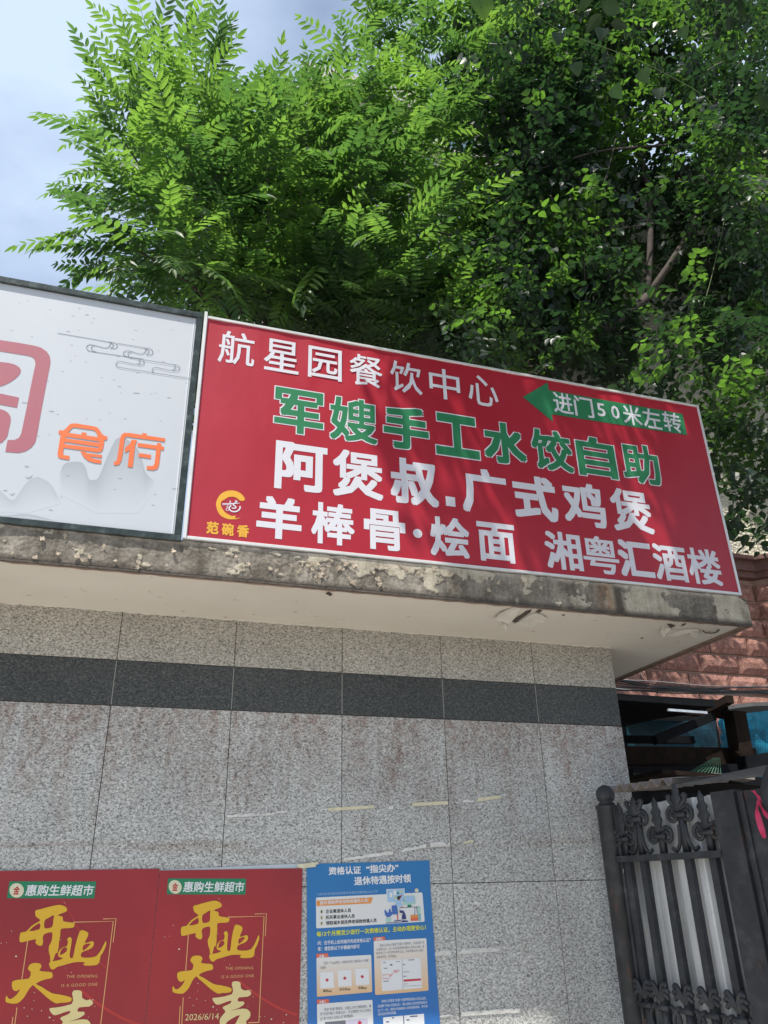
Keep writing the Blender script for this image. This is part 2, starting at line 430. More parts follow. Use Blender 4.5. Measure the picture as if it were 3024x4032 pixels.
def m_leaf(name, a, b, tr, trb, gloss=.4, ts=.5, ns=1.7, kr=(.42, .62)):
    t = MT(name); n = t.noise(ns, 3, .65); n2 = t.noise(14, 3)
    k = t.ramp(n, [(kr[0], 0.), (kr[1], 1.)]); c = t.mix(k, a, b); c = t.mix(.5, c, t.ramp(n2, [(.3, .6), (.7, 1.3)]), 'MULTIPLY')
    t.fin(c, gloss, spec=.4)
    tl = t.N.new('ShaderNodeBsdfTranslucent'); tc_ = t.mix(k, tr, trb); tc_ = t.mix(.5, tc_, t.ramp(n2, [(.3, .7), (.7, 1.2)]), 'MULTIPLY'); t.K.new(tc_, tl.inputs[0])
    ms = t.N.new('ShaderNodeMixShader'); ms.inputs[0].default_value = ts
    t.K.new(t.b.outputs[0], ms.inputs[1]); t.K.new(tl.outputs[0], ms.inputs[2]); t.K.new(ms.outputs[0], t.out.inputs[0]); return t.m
M_LEAFA = m_leaf('pinnate_leaf', (.036, .070, .032), (.060, .105, .042), (.11, .25, .045), (.27, .50, .06), ns=1.3)  # brighter yellow-green patches paint in sunlit foliage
M_LEAFB = m_leaf('broad_leaf', (.024, .042, .026), (.034, .058, .030), (.040, .105, .028), (.24, .52, .05), ts=.36, ns=.8, kr=(.50, .62))  # crown's shade, sunlit patches and grey sky sheen are put into these colours
M_LEAFV = m_leaf('vine_leaf', (.05, .11, .04), (.06, .14, .04), (.30, .52, .04), (.30, .55, .06))
M_BARK = flat('bark', (.075, .06, .05), .9, .3, 20, bs=.5); M_RACH = flat('leaf_stalk', (.16, .24, .07), .6)

# ------------------------------------------------------------------ ground
o = mesh_obj('ground', [(-400, -400, -.02), (400, -400, -.02), (400, 400, -.02), (-400, 400, -.02)], [(0, 1, 2, 3)], flat('earth', (.22, .20, .17), .95)); tag(o, kind='structure')
o = mesh_obj('pavement', [(-14, -9, 0), (14, -9, 0), (14, -.02, 0), (-14, -.02, 0)], [(0, 1, 2, 3)], M_PAVE); tag(o, kind='structure')

# ------------------------------------------------------------------ gatehouse
WX = 2.9635; Zs, Zt, Zb, Zj = 2.9327, 2.6722, 2.4408, 1.5991
gh = empty('gatehouse', (0, 1, 0), 'small gatehouse faced in grey granite slabs with a dark band and overhanging peeling concrete canopy', 'gatehouse')
core = box('wall', -4.2, WX-.022, .02, 2.0, 0, Zs+.02, M_CORE, gh)
def slab(x0, x1, z0, z1, mat):
    return box('granite_slab', x0, x1, -.0, .021, z0, z1, mat, core, .0015)
j = .0035
cols = [(-4.2+.0, -3.6), (-3.6, -3.0), (-3.0, -2.4), (-2.4, -1.8), (-1.8, -1.2), (-1.2, -.6), (-.6, 0), (0, .6), (.6, 1.2), (1.2, 1.8), (1.8, 2.4), (2.4, WX)]
for a, b in cols:
    if a < -1.9: continue
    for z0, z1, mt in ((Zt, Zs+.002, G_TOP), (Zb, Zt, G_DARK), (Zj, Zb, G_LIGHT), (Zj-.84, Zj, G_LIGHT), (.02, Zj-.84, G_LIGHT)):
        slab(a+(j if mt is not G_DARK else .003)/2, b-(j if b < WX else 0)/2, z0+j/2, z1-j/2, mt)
    # pale mortar showing in the upright joints of the dark band
for i in range(-3, 5):
    box('mortar_joint', i*.6-.0016, i*.6+.0016, .0015, .02, Zb+.004, Zt-.004, M_GROUTL, core)
box('mortar_joint', -1.9, WX-.001, .004, .0195, .05, Zs, M_GROUT, core)
for z0, z1, mt in ((Zt, Zs+.002, G_TOP), (Zb, Zt, G_DARK), (Zj, Zb, G_LIGHT), (Zj-.84, Zj, G_LIGHT), (.02, Zj-.84, G_LIGHT)):
    for k in range(3):
        box('granite_slab', WX-.0215, WX, .0225+k*.65, .0225+k*.65+.6465, z0+j/2, z1-j/2, mt, core)

# canopy
GX = 3.522; CT = 3.105
can = box('canopy', -4.2, GX-.012, S+.012, 2.3, Zs+.004, CT-.012, M_ROOF, gh)
nx, nz = 1150, 42
xs = np.linspace(-1.3, GX, nx); zs_ = np.linspace(Zs, CT, nz)
def paint_mask(x, z):
    h = (z-Zs)/(CT-Zs)
    n = noise.fractal(Vector((x*7, 3.1, z*9)), .9, 2.1, 4)*.55 + noise.fractal(Vector((x*24, 9., z*30)), .9, 2.1, 3)*.22
    pts = [(-1.3, -.42), (.35, -.40), (.75, -.36), (.92, -.05), (1.15, .0), (1.6, -.02), (1.9, -.2), (2.1, -.12), (2.45, -.08), (2.62, .3), (2.95, .24), (3.04, -.3), (3.24, -.5), (3.3, .3), (3.53, .3)]
    b = np.interp(x, [p[0] for p in pts], [p[1] for p in pts])
    if .85 < x < 1.95: b += (h-.62)*1.1
    elif x < .85: b += .5*max(0, .3-abs(h-.22))+ (.12 if h > .8 else 0)
    elif x > 2.0: b += (h-.35)*.45 if h < .35 else 0
    return 1. if n+b > 0 else 0.
V = []; A = []
for i, x in enumerate(xs):
    for k, z in enumerate(zs_):
        p = paint_mask(x, z)
        rough = noise.fractal(Vector((x*16, .3, z*16)), 1., 2.1, 4)*.004 + noise.noise(Vector((x*60, 1, z*60)))*.0015
        y = S + .006 + (rough if not p else rough*.3-.0035)
        ed = 0
        if k >= nz-2: ed = noise.noise(Vector((x*18, 5, 0)))*.006 + noise.noise(Vector((x*3, 7, 0)))*.006
        if k == nz-1: y += .004
        if k == 0: ed = noise.noise(Vector((x*22, 8, 0)))*.003
        e2 = 0
        if x > GX-.03: y += (x-(GX-.03))**2*6
        if x > GX-.09: e2 = -((x-(GX-.09))/.09)**2*.055*max(0, (z-Zs-.09)/(CT-Zs-.09))
        V.append((x, y, z+ed+e2)); A.append(p)
F = [(i*nz+k, (i+1)*nz+k, (i+1)*nz+k+1, i*nz+k+1) for i in range(nx-1) for k in range(nz-1)]
b0 = len(V)
for i, x in enumerate(xs): V.append((x, S+.10, CT+noise.noise(Vector((x*3, 7, 0)))*.006)); A.append(0)
for i, x in enumerate(xs): V.append((x, S+.03, Zs)); A.append(0)
F += [(i*nz+nz-1, (i+1)*nz+nz-1, b0+i+1, b0+i) for i in range(nx-1)]
F += [((i)*nz, b0+nx+i, b0+nx+i+1, (i+1)*nz) for i in range(nx-1)]
mesh_obj('fascia', V, F, M_FASC, can, True, {'paint': A})
# right-hand side fascia of the canopy
V = []; A = []; ny = 160; ys = np.linspace(S+.006, 2.3, ny)
for y in ys:
    for z in zs_[::3]:
        V.append((GX-.002+noise.fractal(Vector((1, y*16, z*16)), 1., 2.1, 3)*.003, y, z)); A.append(1. if noise.fractal(Vector((2, y*6, z*9)), .9, 2.1, 4) > .1 else 0.)
nn = len(zs_[::3])
F = [(i*nn+k, (i+1)*nn+k, (i+1)*nn+k+1, i*nn+k+1) for i in range(ny-1) for k in range(nn-1)]
mesh_obj('side_fascia', V, F, M_FASC, can, True, {'paint': A})
# soffit, with a raised lip along its edges
gx, gy = 180, 30; V = []
for i in range(gx+1):
    for k in range(gy+1):
        x = -1.6+(GX-.028+1.6)*i/gx; y = S+.028+(2.3-S-.05)*(k/gy)**1.4
        V.append((x, y, Zs-.001+noise.noise(Vector((x*2.5, y*2.5, 0)))*.0012))
F = [(i*(gy+1)+k, i*(gy+1)+k+1, (i+1)*(gy+1)+k+1, (i+1)*(gy+1)+k) for i in range(gx) for k in range(gy)]
mesh_obj('soffit', V, F, M_SOFF, can, True)
def lip(y0, y1, dz, mt, jit=.0015):
    V = []; F = []; n = 260
    for i in range(n+1):
        x = -1.6+(GX+1.6-.004)*i/n; q = noise.noise(Vector((x*14, y0*50, 2)))*jit
        V += [(x, y0+q, Zs-.0005), (x, y0+q, Zs-dz+q), (x, y1+q*2, Zs-dz-q), (x, y1+q*2, Zs-.0005)]
        if i < n: F += [(4*i, 4*i+1, 4*i+5, 4*i+4), (4*i+1, 4*i+2, 4*i+6, 4*i+5), (4*i+2, 4*i+3, 4*i+7, 4*i+6)]
    return mesh_obj('drip_edge', V, F, mt, can)
lip(S+.004, S+.016, .010, M_BARE); lip(S+.020, S+.045, .006, M_BROWN, .003)
box('drip_edge', GX-.020, GX-.004, S+.02, 2.29, Zs-.012, Zs-.0008, M_BROWN, can); box('drip_edge', GX-.052, GX-.034, S+.05, 2.29, Zs-.008, Zs-.0012, M_BROWN, can)
# ragged plaster line where soffit meets the granite
V = []; F = []
for i in range(241):
    x = -1.3+(WX+1.3)*i/240; q = abs(noise.noise(Vector((x*12, 4, 1))))*.010
    V += [(x, -.004, Zs-.0014), (x, -.003, Zs-.004-q)]
    if i: F.append((2*i-2, 2*i-1, 2*i+1, 2*i))
mesh_obj('plaster_edge', V, F, M_SOFFL, can)

def flake(cx, cz, r, parent, mat, plane='front', lift=.006, name='paint_flake', base=None, asp=1., ang=None):
    n = random.randint(11, 17); ang = random.uniform(0, 6.28) if ang is None else ang
    top = Vector((math.cos(ang), math.sin(ang))); V = []
    for i in range(n):
        t = 2*math.pi*i/n; rr = r*.8*random.uniform(.35, 1.25)
        a, b = math.cos(t)*rr*asp, math.sin(t)*rr
        l = max(0, (a*top.x+b*top.y)/r)**1.5*lift+.0015
        V.append((a, b, l))
    V.append((0, 0, .002))
    if plane == 'front': W = [(cx+a, (base if base is not None else S)-l, cz+b) for a, b, l in V]
    else: W = [(cx+a, base_y(cz)+b if False else cz+b, Zs-.001-l) for a, b, l in V]
    F = [(i, (i+1) % n, n) for i in range(n)] if plane == 'front' else [((i+1) % n, i, n) for i in range(n)]
    return mesh_obj(name, W, F, mat, parent)
zc = zm(1200, 2100, 2.07375)
for fx, fy, r in [(100, 250, 30), (60, 290, 25), (140, 290, 28), (190, 260, 26), (130, 340, 30), (110, 390, 26), (270, 290, 34), (330, 240, 30), (400, 270, 30), (210, 220, 22), (360, 370, 30), (395, 400, 28),
                  (600, 380, 28), (610, 415, 24), (590, 270, 22), (560, 320, 18), (660, 280, 24), (820, 290, 26), (780, 265, 20), (930, 320, 22), (970, 300, 22), (1060, 290, 28), (1130, 340, 24), (1190, 330, 26), (1500, 460, 24), (1440, 370, 22), (1580, 410, 22), (20, 260, 20), (180, 310, 20), (310, 300, 16)]:
    p = P(*zc(fx, fy), S); flake(p.x, p.z, r/2.07375/3079*4.6*1.02, can, M_FLAKE, lift=.012)
zd = zm(0, 2050, 1.276)
for fx, fy, r in [(210, 90, 16), (60, 165, 12), (180, 185, 14), (290, 165, 12), (390, 180, 18), (420, 200, 16), (450, 180, 14), (520, 130, 13), (580, 200, 10), (700, 210, 16), (690, 235, 14), (870, 150, 12), (840, 225, 8), (1185, 180, 12), (1215, 240, 15), (1250, 215, 12), (330, 80, 12), (1390, 205, 12), (1360, 240, 14), (1460, 225, 14), (1500, 245, 18), (1560, 215, 14), (1590, 280, 16), (1390, 250, 12)]:
    p = P(*zd(fx, fy), S); flake(p.x, p.z, r/1.276/3079*4.7, can, M_FLAKE, lift=.010)
# torn paint on the soffit
zs2 = zm(1980, 2280, 1.659)
def sof(pts, mat, dz, name='paint_flake', lifts=None):
    q = [PZ(*zs2(*p), Zs) for p in pts]; c = sum(q, Vector())/len(q)
    V = [(a.x, a.y, Zs-dz-(lifts[i] if lifts else 0)) for i, a in enumerate(q)]+[(c.x, c.y, Zs-dz)]
    return mesh_obj(name, V, [((i+1) % len(q), i, len(q)) for i in range(len(q))], mat, can)
sof([(55, 275), (90, 245), (120, 228), (150, 205), (190, 195), (180, 215), (150, 235), (110, 262), (80, 282)], M_BARE, .003, 'bare_patch')
sof([(210, 212), (235, 195), (258, 203), (240, 218)], M_BARE, .003, 'bare_patch')
sof([(60, 290), (110, 268), (150, 240), (200, 215), (250, 222), (285, 240), (260, 262), (225, 285), (190, 300), (120, 298)], M_SOFFL, .004, lifts=[.002, .002, .002, .002, .002, .012, .018, .010, .014, .006])
sof([(-60, 240), (-20, 205), (30, 190), (80, 175), (120, 178), (90, 215), (60, 245), (30, 262), (0, 250)], M_SOFFL, .004, lifts=[.02, .012, .003, .0, .0, .012, .02, .025, .02])
sof([(-10, 285), (10, 265), (30, 300), (15, 315)], M_SOFFL, .004, lifts=[.02, .0, .01, .02])
sof([(1070, 290), (1095, 288), (1130, 300), (1100, 318), (1085, 310)], M_BARE, .003, 'bare_patch'); sof([(1160, 308), (1175, 290), (1200, 287), (1185, 300)], M_BARE, .003, 'bare_patch')
sof([(1045, 345), (1060, 325), (1130, 330), (1200, 322), (1240, 318), (1275, 322), (1220, 335), (1130, 352), (1070, 358)], M_SOFFL, .003, lifts=[.01, .003, .0, .0, .0, .006, .012, .018, .012])
sof([(1218, 340), (1240, 318), (1280, 318), (1278, 352), (1250, 360), (1225, 352)], M_SOFFL, .004, lifts=[.0, .0, .0, .016, .02, .014])
sof([(1025, 330), (1045, 300), (1075, 310), (1100, 322), (1060, 335), (1045, 350)], M_SOFFL, .003, lifts=[.01, .0, .0, .0, .02, .03])
for x, y, r in [(620, 252, 8), (650, 255, 14), (712, 268, 14), (908, 382, 10), (510, 238, 9), (395, 232, 10), (270, 262, 8), (695, 350, 3.5), (677, 380, 3.5), (455, 212, 12)]:
    sof([(x+r*math.cos(t)*random.uniform(.7, 1.2), y+r*.45*math.sin(t)*random.uniform(.7, 1.3)) for t in np.linspace(0, 5.6, 8)], M_BARE if r < 4 or r == 10 else M_SOFFL, .004)
q = [PZ(*zs2(*p), Zs-.01) for p in [(1308, 338), (1325, 350), (1355, 354), (1385, 350), (1405, 342), (1402, 335), (1418, 332)]]
tube('hanging_wire', [tuple(a) for a in smooth_line([tuple(v) for v in q], 4)], .004, M_BARE, can, 5)
zh = zm(1200, 2100, 2.07375)
q = [PZ(*zh(*p), Zs-.006) for p in [(170, 495), (195, 482), (225, 500), (210, 515)]]
mesh_obj('paint_flake', [tuple(a) for a in q]+[tuple(a+Vector((0, 0, .004))) for a in q], [(0, 3, 2, 1), (4, 5, 6, 7), (0, 1, 5, 4), (1, 2, 6, 5), (2, 3, 7, 6), (3, 0, 4, 7)], M_BARE, can)

# ------------------------------------------------------------------ red sign
SL, SR, STp, SB = .2415, 3.4844, 4.4488, 3.1097
rs = empty('red_sign', ((SL+SR)/2, S+.03, SB), 'long red restaurant sign board with white and green Chinese lettering, standing on the canopy', 'sign')
# banner cloth, slightly slack along its top edge
V = []; F = []; nx, nz = 160, 50
for i in range(nx+1):
    for k in range(nz+1):
        a, b = i/nx, k/nz
        x = SL+.012+(SR-SL-.024)*a; z = SB+.012+(STp-SB-.024)*b
        e = math.exp(-((1-b)*(nz)*.10)**2)
        V.append((x, S+.0006+.012*e*abs(noise.noise(Vector((x*5, 2, z*2)))), z))
F = [(i*(nz+1)+k, (i+1)*(nz+1)+k, (i+1)*(nz+1)+k+1, i*(nz+1)+k+1) for i in range(nx) for k in range(nz)]
mesh_obj('banner', V, F, M_RED, rs, True)
box('backing_panel', SL+.01, SR-.01, S+.012, S+.045, SB+.01, STp-.01, M_FRAME, rs)
fw = .016
for a in ((SL, SR, STp-fw, STp), (SL, SR, SB, SB+fw)):
    box('edge_strip', a[0], a[1], S-.006, S+.046, a[2], a[3], M_ALU, rs, .002)
for a in ((SL, SL+fw), (SR-fw, SR)):
    box('edge_strip', a[0], a[1], S-.0055, S+.0455, SB+fw, STp-fw, M_ALU, rs, .002)
box('edge_strip', SL-.004, SL+.012, S-.012, S-.0058, SB, STp+.02, M_ALU, rs)
Y1, Y2, Y3 = S-.0004, S-.0010, S-.0016
def line(chars, xsz, z, wd, ht, off, y, mat, base=None, parent=rs, name='lettering'):
    for c, x in zip(chars, xsz):
        w_, h_, o_ = wd, ht, off
        if isinstance(off, dict): o_ = off.get(c, off['*'])
        v, f = text_box(c, x, z, w_, h_, y, o_, base_off=base); mesh_obj('character', v, f, mat, parent)
line('航星园餐饮中心', [.427, .675, .923, 1.165, 1.409, 1.650, 1.898], 4.267, .195, .215, .008, Y1, M_WHITE)
x2 = [.783, 1.090, 1.397, 1.707, 2.009, 2.320, 2.623, 2.937]
o2 = {'*': .030, '嫂': .019, '饺': .024, '助': .024, '军': .026, '工': .045, '手': .038, '水': .036, '自': .028}
def outl(chars, xsz, z, wd, ht):
    a = []; b = []
    for c, x in zip(chars, xsz):
        o_ = o2.get(c, o2['*']); v, f = text_box(c, x, z, wd, ht, Y2, o_); q = mesh_obj('character', v, f, M_GREEN, rs)
        v, f = text_box(c, x, z, wd, ht, Y1, o_+.020, base_off=o_); o = mesh_obj('outline', v, f, M_WHITE, rs)
        o.parent = q; o.location = o.location-q.location
outl('军嫂手工水饺自助', x2, 3.921, .268, .278)
ob = {'*': .034, '煲': .022, '鸡': .026, '楼': .020, '粤': .014, '湘': .024, '酒': .024, '棒': .022, '面': .026, '骨': .024, '烩': .026, '阿': .030}
line('阿煲叔广式鸡煲', [.804, 1.113, 1.433, 1.852, 2.170, 2.488, 2.810], 3.583, .278, .284, ob, Y1, M_WHITE)
line('羊棒骨烩面', [.699, .978, 1.256, 1.623, 1.899], 3.276, .228, .232, ob, Y1, M_WHITE)
line('湘粤汇酒楼', [2.310, 2.550, 2.781, 3.018, 3.258], 3.271, .232, .230, ob, Y1, M_WHITE)
v, f = box_vf(1.612, 1.668, Y1, Y1+.0004, 3.462, 3.52); mesh_obj('full_stop', v, f, M_WHITE, rs)
V, F = curve_fill(('C', [circ(1.439, 3.276, .026)])); mesh_obj('middle_dot', [(a, Y1, b) for a, b in V], F, M_WHITE, rs)
V, F = curve_fill(('C', [[(2.165, 4.272), (2.352, 4.415), (2.352, 4.358), (3.340, 4.358), (3.340, 4.195), (2.352, 4.180), (2.352, 4.127)]]))
mesh_obj('arrow', [(a, Y1, b) for a, b in V], F, M_GREEN, rs)
pr = [text_box(c, x, 4.277, .136 if c not in '50' else .060, .150 if c not in '50' else .098, Y2, .012) for c, x in zip('进门50米左转', [2.441, 2.588, 2.713, 2.816, 2.940, 3.087, 3.242])]
tint_parts('lettering', pr, M_WHITE, rs)
pr = [text_box(c, x, 3.182, .058, .066, Y1, .038) for c, x in zip('范碗香', [.375, .448, .522])]; tint_parts('lettering', pr, M_YEL, rs)
zl = zm(800, 1900, 6.9125)
ring = [(755, 215), (640, 230), (500, 295), (400, 420), (350, 560), (365, 690), (420, 830), (520, 930), (680, 998), (820, 1000), (920, 995), (1025, 945), (930, 972), (870, 970), (885, 910), (830, 905), (770, 910), (700, 875), (600, 810), (520, 710), (480, 610), (500, 510), (590, 460), (680, 400), (790, 385), (900, 410), (1000, 490), (1100, 495), (1135, 440), (1060, 330), (960, 260), (860, 225)]
v, f = poly([smooth_loop(ring, 2)], zl, Y1); mesh_obj('logo_ring', v, f, M_YEL, rs)
lg = [ribbon([(520, 575), (700, 572), (850, 568)], .004, zl, Y1), ribbon([(525, 605), (700, 595), (990, 560)], .003, zl, Y1-.0003), ribbon([(715, 505), (740, 500), (735, 560)], .005, zl, Y1-.0006),
      ribbon(smooth_line([(870, 495), (920, 520), (850, 570), (820, 610), (880, 650), (885, 690), (840, 700), (780, 690)], 3), .006, zl, Y1-.0006),
      ribbon(smooth_line([(760, 620), (710, 680), (720, 740), (790, 785), (880, 790), (960, 755), (1005, 690), (1000, 640)], 3), .007, zl, Y1-.0009),
      ribbon(smooth_line([(690, 625), (640, 660), (670, 690), (620, 720), (650, 765), (700, 745)], 3), .003, zl, Y1-.0012)]
tint_parts('logo_bowl', lg, M_WHITE, rs)

# ------------------------------------------------------------------ pale sign
ws = empty('pale_sign', (-.6, S+.03, 3.1), 'pale grey restaurant sign in a scuffed dark frame, standing left of the red sign board', 'sign')
FX1 = .232; FT = 4.457; FB = 3.092; WL = -1.9
box('frame_bar', WL, FX1, S-.012, S+.05, FT-.037, FT, M_FRAME, ws, .003)
box('frame_bar', WL, FX1, S-.012, S+.05, FB, FB+.033, M_FRAME, ws, .003)
box('frame_bar', FX1-.034, FX1, S-.0115, S+.0495, FB+.033, FT-.037, M_FRAME, ws, .003)
PX = FX1-.034
box('print_panel', WL, PX, S+.0031, S+.02, FB+.033, FT-.037, M_PRINT, ws)
y1 = S+.0028; y2 = S+.0018; y3 = S+.0008
box('film_edge', PX-.012, PX-.008, S+.0005, S+.0036, FB+.033, FT-.037, M_FILM, ws)
z1_ = zm(0, 1050, 1.8433); zo = zm(200, 1640, 3.318); zB = zm(0, 1300, 4.254)
# mountains, ink fading downwards as printed
def mountain(top, low, dens):
    V = []; A = []; F = []; top = smooth_line(top, 5)
    n = len(top); m_ = 8
    for i, (x, y) in enumerate(top):
        lo = np.interp(x, [p[0] for p in low], [p[1] for p in low])
        for k in range(m_+1):
            t = k/m_; q = P(*z1_(x, y+(lo-y)*t), y1)
            V.append((q.x, y1, q.z)); A.append(dens*(1-t)**1.1*np.clip(min(i, n-1-i)/5, 0, 1)**.7)
    for i in range(n-1):
        for k in range(m_): F.append((i*(m_+1)+k, i*(m_+1)+k+1, (i+1)*(m_+1)+k+1, (i+1)*(m_+1)+k))
    return mesh_obj('ink_mountain', V, F, M_MOUNT, ws, True, {'ink': A})
mountain([(430, 1500), (460, 1440), (500, 1420), (590, 1420), (625, 1470), (645, 1540), (672, 1548), (715, 1530), (770, 1400), (830, 1270), (865, 1240), (900, 1238), (990, 1310), (1030, 1400), (1060, 1500), (1130, 1560)], [(430, 1650), (700, 1790), (1000, 1790), (1130, 1620)], .8)
mountain([(-60, 1590), (0, 1625), (40, 1660), (75, 1690), (110, 1685), (140, 1640), (190, 1570), (250, 1530), (300, 1535), (360, 1570), (400, 1630), (440, 1700)], [(-60, 1780), (200, 1790), (440, 1720)], .55)
mountain([(-80, 1800), (60, 1805), (140, 1797), (220, 1800), (330, 1825), (420, 1850)], [(-80, 1815), (60, 1812), (200, 1826), (420, 1853)], .9)
# cloud lines
cl = [[(418, 482), (780, 545), (800, 560), (790, 582), (760, 590), (670, 567), (640, 570), (628, 590), (645, 610), (680, 618), (1040, 670)],
      [(780, 545), (830, 552), (852, 575), (838, 593), (800, 592)], [(800, 550), (825, 570), (805, 590)], [(690, 570), (662, 585), (675, 610), (700, 618)],
      [(850, 556), (1040, 588), (1056, 610), (1040, 630), (1010, 632), (940, 612), (905, 614), (896, 632), (915, 650), (960, 658)],
      [(1040, 588), (1090, 596), (1110, 618), (1096, 638), (1060, 638)], [(1060, 592), (1082, 612), (1065, 634)], [(960, 615), (930, 628), (935, 652)],
      [(940, 656), (1000, 668), (1016, 688), (1000, 706), (965, 706), (880, 687), (850, 692), (842, 710), (858, 728), (900, 736), (1120, 770), (1378, 811)],
      [(1000, 668), (1035, 674), (1047, 692), (1033, 711), (1000, 708)], [(1020, 672), (1250, 710), (1272, 728), (1255, 748), (1225, 751), (1140, 732), (1112, 737), (1104, 752), (1118, 770)],
      [(1250, 710), (1290, 716), (1304, 735), (1288, 754), (1250, 752)]]
tint_parts('cloud_lines', [ribbon(smooth_line(c, 4), .0032, z1_, y2-.0002*i) for i, c in enumerate(cl)], M_LINE, ws)['kind'] = 'stuff'
pr = []
for x, y, l in [(530, 358, 20), (575, 303, 16), (632, 350, 24), (682, 375, 16), (668, 407, 14), (362, 312, 12), (202, 246, 10), (232, 507, 14), (495, 470, 24), (570, 461, 12), (985, 462, 22), (1250, 458, 12), (965, 527, 16), (1187, 690, 16), (522, 570, 16), (455, 760, 16), (740, 805, 16), (828, 823, 14), (1000, 770, 20), (866, 870, 24), (876, 918, 12), (1097, 922, 10), (1128, 918, 12), (1228, 952, 26), (990, 918, 44), (375, 1050, 36), (420, 1073, 16), (730, 967, 12), (795, 1062, 12), (632, 1104, 10), (728, 1110, 14), (909, 1104, 20), (1165, 1118, 12), (180, 988, 40), (280, 1230, 16), (357, 1218, 10), (492, 1518, 24), (872, 1538, 30), (38, 1625, 28), (832, 1618, 20), (1125, 1653, 16), (445, 1673, 12), (1110, 1730, 20), (370, 1767, 26), (1270, 1612, 40), (1325, 1173, 16), (1352, 846, 10), (1392, 578, 12), (1303, 392, 14), (85, 462, 14), (140, 262, 10), (350, 830, 10), (622, 690, 12), (515, 683, 12), (548, 650, 10), (858, 652, 14), (1152, 608, 10), (640, 1400, 0), (300, 1010, 0)]:
    if l: pr.append(ribbon([(x-l/2, y-1.5), (x, y), (x+l/2, y+2)], .0035 if l < 24 else .006, z1_, y1-.0002))
tint_parts('ink_specks', pr, M_SPECK, ws)
for pts in ([(180, 1445), (195, 1455), (208, 1447)], [(75, 1648), (90, 1660), (103, 1645)]):
    v, f = ribbon(pts, .006, z1_, y1-.0003); mesh_obj('bird', v, f, M_SPECK, ws)
v, f = poly([[(182, 1526), (210, 1530), (238, 1512), (228, 1532), (205, 1543)]], z1_, y1-.0003); mesh_obj('bird', v, f, M_SPECK, ws)
# large faded character, its right half in view
big_out = [(-320, 112), (0, 165), (300, 210), (570, 258), (680, 290), (780, 355), (835, 440), (845, 530), (835, 600), (780, 880), (700, 1300), (620, 1750), (590, 1880), (520, 1970), (420, 2030), (300, 2055), (88, 2038), (128, 1838), (240, 1840), (320, 1800), (355, 1730), (375, 1640), (440, 1330), (520, 920), (595, 560), (580, 490), (540, 450), (470, 428), (300, 400), (0, 352), (-320, 300)]
big = [poly([big_out], zB, y2), poly([smooth_loop([(-300, 510), (-150, 515), (0, 532), (140, 548), (260, 582), (335, 640), (345, 700), (300, 770), (200, 850), (100, 905), (0, 942), (-160, 990), (-180, 950), (-60, 800), (-40, 720), (-180, 720)], 3)], zB, y2),
       poly([[(-300, 1010), (0, 1060), (318, 1128), (285, 1298), (0, 1245), (-300, 1190)]], zB, y2), poly([smooth_loop([(-200, 1290), (0, 1322), (100, 1360), (160, 1420), (180, 1500), (150, 1650), (120, 1780), (60, 1850), (0, 1890), (-200, 1880)], 3)], zB, y2)]
tint_parts('large_character', big, M_ROSE, ws)
sh = [poly([[(100, 225), (108, 178), (165, 183), (205, 150), (240, 108), (275, 92), (330, 90), (560, 128), (610, 145), (640, 180), (665, 225), (700, 250), (740, 262), (732, 308), (700, 302), (690, 380), (680, 430), (655, 462), (610, 468), (170, 408), (158, 480), (168, 505), (245, 515), (238, 566), (130, 548), (95, 530), (88, 490), (130, 228)],
             [(225, 212), (400, 238), (402, 205), (466, 212), (462, 247), (620, 270), (590, 200), (560, 178), (300, 140), (270, 158)],
             [(200, 262), (635, 325), (630, 345), (192, 285)], [(182, 332), (625, 395), (618, 415), (178, 360)]], zo, y3),
      poly([[(385, 450), (455, 462), (470, 478), (670, 502), (665, 538), (505, 520), (560, 552), (662, 568), (655, 615), (570, 605), (490, 580), (430, 530)]], zo, y3),
      poly([[(825, 590), (860, 580), (880, 470), (905, 290), (925, 235), (965, 212), (1030, 215), (1195, 240), (1198, 215), (1252, 222), (1250, 248), (1495, 285), (1488, 330), (980, 262), (965, 290), (940, 480), (920, 580), (890, 630), (825, 638)]], zo, y3),
      poly([[(1060, 300), (1128, 310), (1100, 380), (1068, 665), (1003, 658), (1030, 440), (970, 475), (972, 405), (1030, 360)]], zo, y3),
      poly([[(1135, 345), (1385, 378), (1390, 345), (1445, 352), (1440, 388), (1480, 395), (1475, 440), (1436, 434), (1415, 620), (1395, 680), (1340, 702), (1250, 690), (1258, 645), (1330, 648), (1355, 620), (1378, 428), (1132, 393)]], zo, y3),
      poly([[(1150, 478), (1310, 500), (1305, 550), (1146, 526)]], zo, y3)]
tint_parts('lettering', sh, M_ORANGE, ws)

